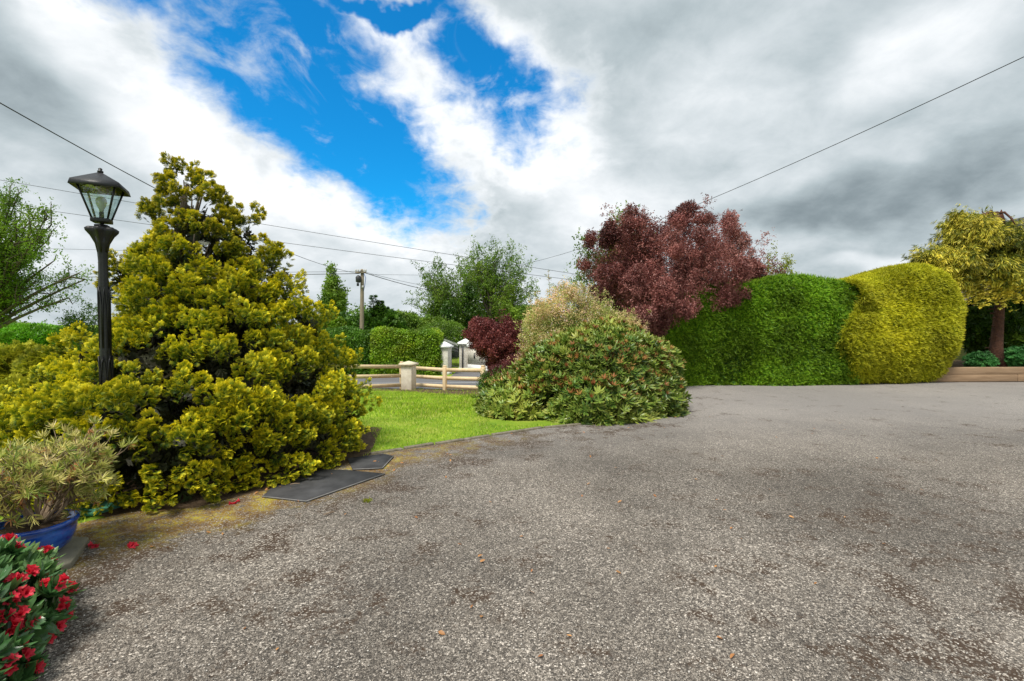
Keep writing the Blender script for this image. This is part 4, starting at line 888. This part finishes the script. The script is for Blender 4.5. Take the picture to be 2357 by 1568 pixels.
    for (u, v0, v1, Y, w, lb) in [(1080, 660, 770, 43, 14, 'dark ivy covered trunk between the tall airy trees'), (1040, 700, 770, 42, 16, 'dark evergreen bush left of the ivy covered trunk')]:
        q = W(u, (v0 + v1) / 2, Y); k = Y / F; E = [(q.x, Y, q.z, w * k, w * k, (v1 - v0) / 2 * k), (q.x, Y, q.z - 1.2, w * 1.3 * k, w * 1.3 * k, 2)]
        shrub('ivy_clad_tree' if 'ivy' in lb else 'evergreen_bush', lb, 'tree' if 'ivy' in lb else 'bush', E, 1800, CLUS, M['dark_leaf'], .3, rs, (.8, .3), .5, .12, 1.5, dsc=.15)
    E = [el(1010, 778, 50, 26, 33), el(1040, 768, 26, 20, 33)]
    root, P, N = shrub('blossoming_shrub', 'dark shrub dotted with pale blossom behind the gate', 'shrub', E, 2200, CLUS, M['broad'], .2, rs, (.8, .3), .5, .12, 1.2)
    b = MB(); i = rs.random(len(P)) < .12; b.inst(CLUS, P[i], rdir(rs, i.sum()), rdir(rs, i.sum()), .16, rs.random(i.sum()), rs); b.build('blossom', M['white_leaf'], root)
    # distant wood along the horizon
    b = MB(); n = 6000; u = np.concatenate([rs.uniform(-200, 720, 2200), rs.uniform(700, 1500, 3800)]); Y = 90 + 20 * rs.random(n); x = (u - CX) * Y / F; zt = np.where(u > 700, 4.5, 1.0) + 1.3 * np.sin(x * .35) + np.sin(x * 1.1)
    P = np.stack([x, Y, -1.4 + rs.random(n) * np.clip(zt, .4, 9)], 1); b.inst(CLUS, P, rdir(rs, n), rdir(rs, n), 1.3, rs.random(n) * .7, rs); tag(b.build('distant_wood', M['broad']), 'low line of distant trees on the horizon', 'trees', kind='stuff')
background()

def pyramid(b, c, w, d, z0, h, ov, rot=0, th=.05):
    """a slab with a pyramid top"""
    ca, sa = math.cos(rot), math.sin(rot)
    def T(x, y, z): return (c[0] + x * ca - y * sa, c[1] + x * sa + y * ca, z)
    W2, D2 = w / 2 + ov, d / 2 + ov
    V = [T(x, y, z0) for x, y in ((-W2, -D2), (W2, -D2), (W2, D2), (-W2, D2))] + [T(x, y, z0 + th) for x, y in ((-W2, -D2), (W2, -D2), (W2, D2), (-W2, D2))] + [T(0, 0, z0 + th + h)]
    b.raw(V, [3, 2, 1, 0, 0, 1, 5, 4, 1, 2, 6, 5, 2, 3, 7, 6, 3, 0, 4, 7, 4, 5, 8, 5, 6, 8, 6, 7, 8, 7, 4, 8], [4] * 5 + [3] * 4)

def entrance():
    Yp = 19.6
    p = G(941, 897); 
    # cream pillar in the fence line
    top = W(941, 831, p.y).z; zb = float(gz(p.x, p.y)); rot = R(-14)
    o = empty('gate_pillar', (p.x, p.y, zb), 'cream rendered square pillar with low pointed cap between the two fence runs', 'pillar')
    b = MB(); b.box((p.x, p.y, (zb + top - .17) / 2 - .02), (.44, .44, top - .17 - zb + .04), rot); b.build('shaft', M['render_cream'], o, bevel=.01)
    b = MB(); pyramid(b, (p.x, p.y), .44, .44, top - .17, .10, .07, rot, .075); b.build('cap', M['cap'], o)
    def fence(posts, label):
        """posts: (x, y, zb, zt)"""
        c = posts[0]; o = empty('timber_fence', (c[0], c[1], c[2]), label, 'fence', 'three rail fences beside the cream pillar')
        for i, (x, y, zb, zt) in enumerate(posts):
            q = posts[min(i + 1, len(posts) - 1)]; q0 = posts[max(i - 1, 0)]; rot = math.atan2(q[1] - q0[1], q[0] - q0[0])
            b = MB(); b.box((x, y, (zb + zt) / 2 - .1), (.17, .11, zt - zb + .16), rot); b.box((x, y, zt + .002), (.13, .106, .05), rot); b.build('post', M['fence'], o, bevel=.02)
        for a, c in zip(posts[:-1], posts[1:]):
            for f in (.16, .50, .84):
                rot = math.atan2(c[1] - a[1], c[0] - a[0]); n = Vector((math.sin(rot), -math.cos(rot))) * -.035
                A = Vector((a[0] + n.x, a[1] + n.y, a[2] + (a[3] - a[2]) * f)); C_ = Vector((c[0] + n.x, c[1] + n.y, c[2] + (c[3] - c[2]) * f)); h = .07; t = Vector((math.sin(rot), -math.cos(rot), 0)) * .019
                b = MB(); d = (C_ - A).normalized() * .02; A = A + d * 0; V = [A - t - Vector((0, 0, h)), C_ - t - Vector((0, 0, h)), C_ - t + Vector((0, 0, h)), A - t + Vector((0, 0, h)), A + t - Vector((0, 0, h)), C_ + t - Vector((0, 0, h)), C_ + t + Vector((0, 0, h)), A + t + Vector((0, 0, h))]
                b.raw([tuple(v) for v in V], [0, 1, 2, 3, 7, 6, 5, 4, 0, 4, 5, 1, 3, 2, 6, 7, 0, 3, 7, 4, 1, 5, 6, 2], [4] * 6); b.build('rail', M['fence'], o)
    def post(u, vb, vt):
        g = G(u, vb); return (g.x, g.y, float(gz(g.x, g.y)), W(u, vt, g.y).z)
    fence([post(952, 895, 838), post(1024, 899, 843), post(1112, 903, 843)], 'pale three rail timber fence running right from the cream pillar')
    L0 = post(925, 896, 834); g1 = (-6.1, 16.2); g2 = (-8.6, 13.4)
    L1 = (g1[0], g1[1], float(gz(*g1)), float(gz(*g1)) + 1.05); L2 = (g2[0], g2[1], float(gz(*g2)), float(gz(*g2)) + 1.05)
    fence([L0, L1, L2], 'pale three rail timber fence running left from the cream pillar behind the cypress')
    # pebble-dashed gateway across the road
    def pill(u0, u1, vt, vb, Y, lb, rot, d=None):
        a = W(u0, vb, Y); c = W(u1, vb, Y); w = (c.x - a.x); x = (a.x + c.x) / 2; zt = W(u0, vt, Y).z; zb = float(gz(x, Y))
        o = empty('pebble_dash_pillar', (x, Y, zb), lb, 'pillar', 'pebble dashed pillars of the gateway'); ww = w * .86
        b = MB(); b.box((x, Y, (zb + .22 + zt - .42) / 2 + .0), (ww, ww, zt - .42 - zb - .22), rot); b.build('shaft', M['dash'], o, bevel=.01)
        b = MB(); b.box((x, Y, zb + .08), (ww + .03, ww + .03, .28), rot); b.build('plinth', M['white_paint'], o)
        b = MB(); pyramid(b, (x, Y), ww, ww, zt - .42, .26, .10, rot, .10); b.build('cap', M['white_paint'], o); return x
    x1 = pill(1008, 1038, 783, 860, 27.4, 'grey pebble dashed pillar with white pyramid cap at the end of the beech hedge', R(-12))
    x2 = pill(1055, 1088, 777, 850, 29.6, 'grey pebble dashed pillar with white pyramid cap joined to the roadside wall', R(8))
    # wall
    A = Vector((W(1080, 850, 29.2).x, 29.2)); B = Vector((W(1127, 850, 27.9).x, 27.9)); d = (B - A); rot = math.atan2(d.y, d.x); m = (A + B) / 2; zb = float(gz(m.x, m.y)); zt = W(1100, 793, 28.6).z
    o = empty('boundary_wall', (m.x, m.y, zb), 'pebble dashed garden wall with white coping and white painted base', 'wall')
    b = MB(); b.box((m.x, m.y, (zb + .45 + zt - .16) / 2), (d.length, .22, zt - .16 - zb - .45), rot); b.build('panel', M['dash'], o)
    b = MB(); b.box((m.x, m.y, zb + .2), (d.length + .01, .25, .5), rot); b.build('base_band', M['white_paint'], o)
    b = MB(); b.box((m.x, m.y, zt - .085), (d.length + .06, .36, .145), rot); b.build('coping', M['white_paint'], o, bevel=.01)
    q = A.lerp(B, .35); b = MB(); n = Vector((math.sin(rot), -math.cos(rot))) * .125; b.box((q.x + n.x, q.y + n.y, (zb + zt) / 2 + .1), (.10, .05, .22), rot); b.box((q.x + n.x * 1.1, q.y + n.y * 1.1, (zb + zt) / 2 + .28), (.05, .04, .08), rot); b.build('letter_plate', M['dark_metal'], o)
    A2 = B; B2 = Vector((W(1200, 860, 26.2).x, 26.2)); d = B2 - A2; rot = math.atan2(d.y, d.x); m = (A2 + B2) / 2 + Vector((.05, -.0)); zb = float(gz(m.x, m.y)); zt2 = W(1130, 855, 27.5).z + .65
    o = empty('boundary_wall', (m.x, m.y, zb), 'lower plain wall continuing behind the purple bush', 'wall'); b = MB(); b.box((m.x, m.y, (zb + zt2) / 2), (d.length - .02, .22, zt2 - zb), rot); b.build('panel', M['dash'], o); b = MB(); b.box((m.x, m.y, zt2 + .05), (d.length, .3, .1), rot); b.build('coping', M['white_paint'], o)
    # gate leaf, opened inward
    o = empty('iron_gate', (x2, 29.6, -1.4), 'black iron gate standing open with white spear tips', 'gate')
    a = Vector((W(1054, 850, 29.4).x, 29.4)); c = Vector((W(1012, 850, 32.2).x, 32.2)); b = MB(); t = MB(); n = 17
    for i in range(n):
        f = i / (n - 1); p = a.lerp(c, f); zt = W(1055, 797, 29.4).z + .34 * f + .22 * math.sin(math.pi * f) * 0; b.box((p.x, p.y, (zt - 1.3) / 2), (.03, .03, zt + 1.3)); t = MB(); t.lathe([(.001, -.02), (.022, .02), (.018, .07), (.001, .17)], (p.x, p.y, zt), 6); t.build('spear_tip', M['white_paint'], o)
    for z in (-1.15, -.2, W(1055, 803, 29.4).z):
        b.tube([(a.x, a.y, z), (c.x, c.y, z + (.30 if z > -.1 else 0))], .03, 6)
    b.build('bars', M['dark_metal'], o)
    b = MB(); pz = W(1065, 850, 29.2); b.tube([(pz.x, 29.15, -1.4), (pz.x, 29.15, W(1065, 797, 29.2).z)], .04, 8); b.build('gate_post', M['dark_metal'], o)
entrance()

def utility():
    Y = 28.0; base = W(832, 838, Y); top = W(834, 620, Y)
    o = empty('utility_pole', (base.x, Y, -1.4), 'weathered wooden utility pole with insulators and dark box, standing in the hedge', 'utility pole')
    b = MB(); P = [np.array(base) * (1 - t) + np.array(top) * t for t in np.linspace(-.1, 1, 9)]; b.tube(P, np.linspace(.145, .095, 9), 12); b.build('pole', M['pole_wood'], o, smooth=True)
    b = MB(); c = np.array(W(834, 628, Y)); b.box(tuple(c + (-.05, -.13, 0)), (.62, .07, .08)); b.box(tuple(c + (0, -.10, .12)), (.18, .05, .10)); arm = b.build('crossarm', M['pole_wood'], o)
    for dx in (-.33, -.2, -.06, .12, .24):
        b = MB(); b.lathe([(.02, 0), (.05, .03), (.035, .06), (.055, .10), (.03, .15), (.01, .17)], tuple(c + (dx, -.13, .03)), 8); sub(b.build('insulator', M['ceramic_white'], o), arm)
    b = MB(); k = np.array(W(828, 643, Y)); b.lathe([(.06, -.22), (.15, -.16), (.16, .10), (.09, .18), (.03, .22)], tuple(k + (-.02, -.18, 0)), 12); b.box(tuple(k + (-.06, -.16, -.32)), (.10, .12, .16)); b.build('junction_box', M['dark_metal'], o)
    b = MB(); b.tube([W(838, 630, Y - .15), W(842, 640, Y - .15), W(840, 655, Y - .15), W(837, 670, Y - .15)], .018, 5); b.build('wire', M['blue_wire'], o)
    b = MB(); q = np.array(W(836, 661, Y)) + (0, -.12, 0); b.box(tuple(q), (.12, .02, .16)); b.build('plate', M['ceramic_white'], o)
    def cable(a, c, r, lb, sag=0., name='overhead_cable', cat='cable', ext=0):
        a = Vector(a); c = Vector(c); t = np.linspace(0, 1, 28); P = np.array([a.lerp(c, s) for s in t]); P[:, 2] -= sag * 4 * t * (1 - t); b = MB(); b.tube(P, r, 5)
        return tag(b.build(name, M['cable'], smooth=True), lb, cat, 'overhead cables')
    j = W(828, 630, Y - .2)
    # a straight image line passes the same pixels; depth changes along it
    cable(W(-260, 88, 6.5), j, .010, 'thick dark cable from the upper left edge down behind the cypress to the pole', .55)
    cable(W(2900, -130, 9), W(1120, 622, 46), .011, 'dark cable climbing to the upper right corner above the purple plum', 1.15)
    cable(W(-400, 345, 34), W(1330, 632, 40), .016, 'upper of the two thin cables crossing behind the cypress', .15)
    cable(W(-400, 412, 34), W(1330, 646, 40), .016, 'lower of the two thin cables crossing behind the cypress', .15)
    cable(W(-300, 641, 34), j, .018, 'nearly level cable reaching the pole from its left', .05)
    cable(W(-300, 633, 34), W(832, 625, Y - .2), .010, 'thin nearly level cable just above the left one at the pole', .03)
    cable(W(839, 628, Y - .2), W(1010, 672, 38), .020, 'cable dropping right from the pole into the airy trees', .1)
    cable(W(839, 626, Y - .2), W(1020, 664, 38), .010, 'thin cable just above the one dropping right from the pole', .1)
    cable(W(850, 632, Y + 6), W(1010, 634, 50), .010, 'faint level cable right of the pole', .0)
    cable(W(-200, 565, 60), W(420, 580, 60), .018, 'faint distant cable crossing behind the middle of the lamp post', .0)
utility()

# ------------------------------------------------------------------ lamp post
def lamp_post():
    x, y = -3.30, 3.92; rot = R(26); o = empty('lamp_post', (x, y, 0), 'black fluted garden lamp post with four sided glass lantern before the cypress', 'lamp post')
    zt = W(245, 527, y).z      # flower collar of the column
    z0 = zt - .78
    b = MB()
    mod = lambda a, z: 1 + .035 * np.cos(8 * a)
    b.lathe([(.048, 0), (.045, .3), (.041, .7), (.037, zt - .75), (.032, zt - .42), (.030, zt - .26), (.034, zt - .19), (.044, zt - .12), (.060, zt - .07)], (x, y, 0), 48, mod); b.build('column', M['lamp_iron'], o, smooth=True)
    b = MB(); md = lambda a, z: 1 + (.20 if z > zt - .06 else .10) * np.cos(6 * a + .6)
    b.lathe([(.033, zt - .19), (.045, zt - .12), (.072, zt - .06), (.090, zt - .025), (.094, zt - .005), (.078, zt + .010), (.05, zt + .005), (.042, zt + .012), (.042, zt + .03), (.02, zt + .035)], (x, y, 0), 60, md); b.build('collar', M['lamp_iron'], o, smooth=True)
    # raised pointed leaves round the column in two tiers
    for zz, k in ((zt - .56, .034), (zt - 1.12, .040)):
        for i in range(6):
            a = i * math.pi / 3 + .3 + (.5 if zz < zt - .8 else 0); b = MB(); r0 = k + .004
            pts = [(-.42, -.40), (-.42, -.06), (-.2, .04), (0, .09), (.2, .04), (.42, -.06), (.42, -.40)]
            path = [(x + (r0) * math.cos(a + da), y + r0 * math.sin(a + da), zz + dz) for da, dz in pts]; b.tube(path, [.003, .005, .006, .007, .006, .005, .003], 6); b.build('leaf_moulding', M['lamp_iron'], o, smooth=True)
    b = MB(); b.tube([(x, y, zt + .03), (x, y, zt + .10)], .014, 8); b.build('neck', M['lamp_iron'], o)
    # lantern
    zb = zt + .075; hb = .275; wb, wt = .050, .124; c = lambda k, z, w: Vector((x, y, z)) + Matrix.Rotation(rot, 3, 'Z') @ Vector(((-w, -w, 0), (w, -w, 0), (w, w, 0), (-w, w, 0))[k % 4])
    b = MB(); b.box((x, y, zb - .012), (2 * wb + .02, 2 * wb + .02, .03), rot); b.build('base_plate', M['lamp_iron'], o, bevel=.004)
    for k in range(4):
        b = MB(); p, q = c(k, zb, wb), c(k, zb + hb, wt); b.tube([p, q], .0095, 4); b.build('corner_bar', M['lamp_iron'], o)
        e = [c(k, zb + .004, wb - .004), c(k + 1, zb + .004, wb - .004), c(k + 1, zb + hb - .004, wt - .005), c(k, zb + hb - .004, wt - .005)]
        b = MB(); b.raw([tuple(v) for v in e], [0, 1, 2, 3], [4]); b.build('glass_pane', M['glass'], o)
    b = MB()
    for k in range(4): b.tube([c(k, zb + hb, wt), c(k + 1, zb + hb, wt)], .011, 4)
    b.build('top_rail', M['lamp_iron'], o)
    b = MB(); zr = zb + hb - .03; we = wt + .055
    E0 = [c(k, zr, we) for k in range(4)]; E1 = [c(k, zr + .035, we - .010) for k in range(4)]; ap = Vector((x, y, zr + .155)); E2 = [c(k, zr + .004, we - .012) for k in range(4)]; ap2 = ap - Vector((0, 0, .02))
    # sloping skirt
    ap = Vector((x, y, zr + .135)); ap2 = ap - Vector((0, 0, .02)); E0 = [c(k, zr - .012, wt + .036) for k in range(4)]; E1 = [c(k, zr + .03, wt + .026) for k in range(4)]; E2 = [c(k, zr - .010, wt + .030) for k in range(4)]
    V = [tuple(v) for v in E0 + E1 + [ap] + E2 + [ap2]]; L = []; T = []
    for k in range(4):
        j = (k + 1) % 4; L += [k, j, 4 + j, 4 + k, 4 + k, 4 + j, 8, 9 + j, 9 + k, 13, 9 + k, 9 + j, j, k]; T += [4, 3, 3, 4]
    b.raw(V, L, T); roof = b.build('roof', M['slate_paint'], o)
    b = MB(); b.lathe([(.02, 0), (.02, .012), (.012, .016), (.014, .03), (.006, .036)], (x, y, zr + .128), 10); sub(b.build('finial', M['lamp_iron'], o), roof)
    b = MB(); b.lathe([(.012, 0), (.016, .01), (.016, .05), (.012, .055)], (x, y, zb + .005), 12); holder = b.build('bulb_holder', M['slate_paint'], o, smooth=True)
    b = MB(); b.lathe([(.013, .05), (.016, .075), (.030, .105), (.037, .13), (.034, .155), (.02, .172), (.003, .177)], (x, y, zb + .005), 24); sub(b.build('bulb', M['bulb'], o, smooth=True), holder)
    o.location = (-3.58, 4.25, -.126); o.scale = (1.084, 1.084, 1.084)
lamp_post()

# ------------------------------------------------------------------ near left: pot, plant, red rhododendron
def near_left():
    rs = rng(91); c = G(84, 1294); x, y = c.x, c.y
    b = MB(); b.prism([tuple(G(u, v)[:2]) for u, v in [(205, 1253), (165, 1312), (-10, 1375), (-90, 1300), (60, 1245)]], .0, .045); tag(b.build('paving_slab', M['slab'], bevel=.006), 'mossy concrete slab under the blue pot', 'slab')
    o = empty('flower_pot', (x, y, .045), 'glazed cobalt blue bowl shaped flower pot on the concrete slab', 'flower pot')
    b = MB(); b.lathe([(.10, .045), (.12, .05), (.165, .095), (.192, .155), (.200, .205), (.197, .225), (.207, .230), (.214, .243), (.209, .256), (.196, .260), (.186, .252), (.183, .23)], (x, y, 0), 64)
    b.build('bowl', M['glaze'], o, smooth=True)
    b = MB(); n = 40; a = np.arange(n) * 2 * np.pi / n; V = [(x, y, .25)] + [(x + .185 * math.cos(t), y + .185 * math.sin(t), .235 + .01 * math.sin(5 * t)) for t in a]; L = []; 
    for i in range(n): L += [0, 1 + i, 1 + (i + 1) % n]
    b.raw(V, L, [3] * n); b.build('soil_fill', M['soil'], o)
    p = empty('potted_azalea', (x, y, .24), 'straggly pale leaved azalea with bare twisted stems growing in the blue pot', 'potted plant')
    s = MB(); ends = []
    for i in range(26):
        a = rs.uniform(0, 6.28); r0 = rs.uniform(.01, .06); st = np.array([x + r0 * math.cos(a), y + r0 * math.sin(a), .24]); R1 = rs.uniform(.10, .27); e = np.array([x + R1 * math.cos(a), y + R1 * math.sin(a), rs.uniform(.42, .62)])
        mid = (st + e) / 2 + (.06 * math.cos(a), .06 * math.sin(a), -.04); t = np.linspace(0, 1, 6)[:, None]; C = (1 - t) ** 2 * st + 2 * t * (1 - t) * mid + t * t * e + rs.normal(0, .008, (6, 3)); s.tube(C, np.linspace(.011, .005, 6), 6)
        for k in range(7):
            q = C[rs.integers(2, 6)]; aa = a + rs.normal(0, .8); f = q + np.array([math.cos(aa) * rs.uniform(.03, .2), math.sin(aa) * rs.uniform(.03, .2), rs.uniform(.02, .22)])
            f[2] = min(f[2], .86 - .9 * max(0, math.hypot(f[0] - x, f[1] - y) - .25)); s.tube([q, (q + f) / 2 + rs.normal(0, .015, 3), f], [.004, .0032, .0022], 4); ends.append((q, f))
            for kk in range(2):
                g = f + rs.normal(0, .055, 3) + (math.cos(aa) * .03, math.sin(aa) * .03, .03); s.tube([(q + f) / 2, f * .5 + g * .5, g], [.003, .0025, .0018], 4); ends.append((f, g))
    s.build('branches', M['twig'], p)
    ends = np.array(ends); W7 = [whorl(70 + i, 8, .065, 55, .2, 26) for i in range(4)]; i = np.arange(len(ends)); i = np.concatenate([i, i]); E_ = ends[i]; E_[:, 1] = E_[:, 0] + (E_[:, 1] - E_[:, 0]) * rs.uniform(.6, 1.05, (len(i), 1)); P = E_[:, 1]; D = unit(E_[:, 1] - E_[:, 0] + (0, 0, .05))
    dead = rs.random(len(P)) < .14; b = MB(); b.inst(W7, P[~dead], D[~dead], rdir(rs, (~dead).sum()), .052 + .02 * rs.random((~dead).sum()), rs.random((~dead).sum()), rs); b.build('leaves', M['azalea'], p)
    b = MB(); b.inst(W7, P[dead] - (0, 0, .01), D[dead] * (1, 1, .2) + (0, 0, -.6), rdir(rs, dead.sum()), .045, rs.random(dead.sum()), rs); b.build('dead_leaves', M['dead'], p)['label'] = 'curled brown dead leaves'
    # red rhododendron
    E = [(-2.42, 1.98, .16, .34, .42, .25), (-2.60, 2.25, .20, .25, .28, .22), (-2.6, 1.7, .15, .5, .5, .28), (-2.25, 1.78, .08, .27, .32, .20)]
    W9 = [whorl(80 + i, 9, .21, 62, .2, 14) for i in range(5)]
    root, P, N = shrub('red_rhododendron', 'low rhododendron with glossy green leaves and bright red flowers in the corner', 'shrub', E, 620, W9, M['rhodo_near'], .082, rs, (.7, .5), .35, .05, 4, front=None, stem=True, part='leaves', dsc=.02)
    # trusses of funnel flowers
    def funnel(seed):
        r = random.Random(seed); q = []; t = []; n = 5; prof = [(0, .03), (.45, .13), (.8, .28), (1., .55)]
        for i in range(n * 4):
            a0, a1 = 2 * math.pi * i / (n * 4), 2 * math.pi * (i + 1) / (n * 4)
            for (x0, r0), (x1, r1) in zip(prof[:-1], prof[1:]):
                f = lambda xx, rr, a: (xx - (.10 * (1 - abs(math.cos(2.5 * a))) if rr > .2 else 0) + (.05 * math.sin(10 * a) if rr > .5 else 0), rr * (1 + (.22 * math.cos(5 * a) if rr > .2 else 0)) * math.cos(a), rr * (1 + (.22 * math.cos(5 * a) if rr > .2 else 0)) * math.sin(a))
                q.append([f(x0, r0, a0), f(x1, r1, a0), f(x1, r1, a1), f(x0, r0, a1)]); t.append([x0, x1, x1, x0])
        return P_make(q, t)
    FL = [funnel(i) for i in range(3)]
    # truss positions read off the photograph and put on the shrub's own surface
    pts = [(20, 1232), (45, 1255), (12, 1255), (115, 1242), (30, 1275), (90, 1280), (60, 1330), (35, 1345), (160, 1320), (178, 1298), (155, 1340), (15, 1388), (50, 1375), (40, 1420), (20, 1450), (8, 1425), (150, 1480), (165, 1375), (60, 1440), (30, 1490), (75, 1545), (100, 1355), (95, 1475), (15, 1530), (130, 1400), (120, 1520), (45, 1515), (110, 1300), (150, 1420)]
    for (u, v) in pts:
        d = np.array(ray(u, v)); best = None
        for tt in np.linspace(1.2, 4.2, 400):
            q = np.array([0, 0, EYE]) + d * tt
            if inside(q[None], E, 1.0)[0]: best = q; break
        if best is None:
            q = (P - (0, 0, EYE)); dd = unit(q) @ unit(d); best = P[np.argmax(dd)]
        k = 5; ax = unit(best - np.array([-2.5, 2.1, -.1])); D = unit(ax * .9 + rs.normal(0, .55, (k, 3)) + (.1, -.1, .1)); b = MB(); b.inst(FL, best + ax * .012 + D * .004, D, rdir(rs, k), .034 * (.85 + .3 * rs.random(k)), rs.random(k), rs); b.build('flower_cluster', M['red'], root)
    # fallen blossoms
    for (u, v, lb) in [(540, 1162, 'fallen red petals beside the edge of the cypress'), (219, 1261, 'fallen red petals nearest the blue pot'), (299, 1269, 'fallen red petals on the moss right of the pot')]:
        g = G(u, v); b = MB(); k = 4; PP = np.array(g) + rs.normal(0, .007, (k, 3)) * (1, 1, 0) + (0, 0, .022); b.inst(FL, PP, rdir(rs, k) * (1, 1, .25) + (0, 0, .05), rdir(rs, k), .034, rs.random(k), rs); tag(b.build('fallen_blossom', M['red']), lb, 'fallen petals', 'fallen red blossoms on the driveway')
    # covers in the tarmac
    def cover(pix, edge, lb):
        q = [G(u, v) for u, v in pix]; o = empty('drain_cover', tuple(q[0]), lb, 'ground cover plate', 'grey cover plates beside the cypress')
        b = MB(); b.prism([tuple(p[:2]) for p in q], .0, .018); b.build('plate', M['mat_grey'], o)
        b = MB()
        for i, j in edge: b.tube([(q[i].x, q[i].y, .016), (q[j].x, q[j].y, .016)], .006, 6)
        b.build('edge_trim', M['mat_edge'], o)
    cover([(604, 1149), (705, 1160), (886, 1096), (806, 1088), (730, 1085), (640, 1115)], [(0, 1), (1, 2)], 'large dark grey flat cover plate with a pale edge beside the cypress')
    cover([(812, 1086), (880, 1083), (906, 1055), (880, 1050), (800, 1060)], [(0, 1), (1, 2)], 'smaller dark grey cover plate nearer the lawn corner')
    # faded green strip and worn step beside the pot
    b = MB(); P_ = [G(u, v) for u, v in [(115, 1192), (215, 1190), (310, 1158), (290, 1154), (200, 1168), (130, 1172)]]; b.prism([tuple(p[:2]) for p in P_], .0, .025); tag(b.build('edging_strip', M['hose']), 'faded turquoise green edging strip behind the blue pot', 'edging')
    g = G(847, 1157); b = MB(); b.inst(CLUS, np.array(g) + rs.normal(0, .016, (60, 3)) * (1, 1, .1) + (0, 0, .014), rdir(rs, 60) + (0, 0, .8), rdir(rs, 60), .02, rs.random(60), rs); tag(b.build('moss_tuft', M['juniper']), 'small green moss tuft on the tarmac right of the large cover plate', 'moss')
    # litter: leaves, twigs
    b = MB(); n = 420; x = rs.uniform(-2.6, 5, n); y = rs.uniform(2, 8.5, n); k = (dist_edge(np.stack([x, y], 1)) < .9) | (rs.random(n) < .25); ex = np.array([q[0] for q in EDGE[:12]]); ey = np.array([q[1] for q in EDGE[:12]]); k &= y < np.interp(x, ex, ey) - .02
    P = np.stack([x, y, np.full(n, .02)], 1)[k]; m = len(P); b.inst(LEAF, P, rdir(rs, m) * (1, 1, .1), rs.normal(0, .3, (m, 3)) + (0, 0, 1), .02 + .022 * rs.random(m), rs.random(m), rs); tag(b.build('leaf_litter', M['dead']), 'dry leaves and husks scattered along the driveway edge', 'leaf litter', kind='stuff')
    for (u, v, u2, v2, lb) in [(745, 1193, 770, 1186, 'pale twig lying on the tarmac below the cover plate'), (668, 1128, 690, 1126, 'pale twig lying on the large cover plate'), (268, 1243, 300, 1232, 'pale twig on the moss near the fallen petals')]:
        a, c = G(u, v), G(u2, v2); z = .045 if 'plate' in lb and 'below' not in lb else .022; b = MB(); b.tube([(a.x, a.y, z), ((a.x + c.x) / 2, (a.y + c.y) / 2 + .006, z + .003), (c.x, c.y, z)], .005, 5); tag(b.build('twig', M['twig']), lb, 'twig')
    # loose chippings
    b = MB(); n = 9000; y = 1.7 + 5 * rs.random(n) ** 1.6; x = rs.uniform(-1, 1, n) * (y * 1.15); kk = (y < np.interp(x, ex, ey) - .03) & (x > -3); P = np.stack([x, y, np.full(n, .013)], 1)[kk]; m = len(P)
    st = []
    for i in range(4):
        r = random.Random(i); v = [(r.uniform(.7, 1) * math.cos(a), r.uniform(.6, 1) * math.sin(a), 0) for a in np.arange(6) * math.pi / 3]; w = [(p[0] * .65, p[1] * .65, .55 * r.uniform(.8, 1.1)) for p in v]; q = [w] + [[v[k], v[(k + 1) % 6], w[(k + 1) % 6], w[k]] for k in range(6)]; st.append(P_make(q, [[0] * len(f) for f in q]))
    a = rs.uniform(0, 6.28, m); b.inst(st, P, np.stack([np.cos(a), np.sin(a), rs.normal(0, .15, m)], 1), np.tile([0, 0, 1.], (m, 1)) + rs.normal(0, .2, (m, 3)), .0028 + .0032 * rs.random(m) ** 2, rs.random(m), rs)
    M['chip'] = leaf_mat('loose_chip', [(.10, .09, .08), (.28, .25, .22), (.5, .46, .41), (.66, .62, .57)], None, trans=0, rough=.8); tag(b.build('loose_chippings', M['chip']), 'small loose stone chippings on the driveway', 'gravel', kind='stuff')
near_left()
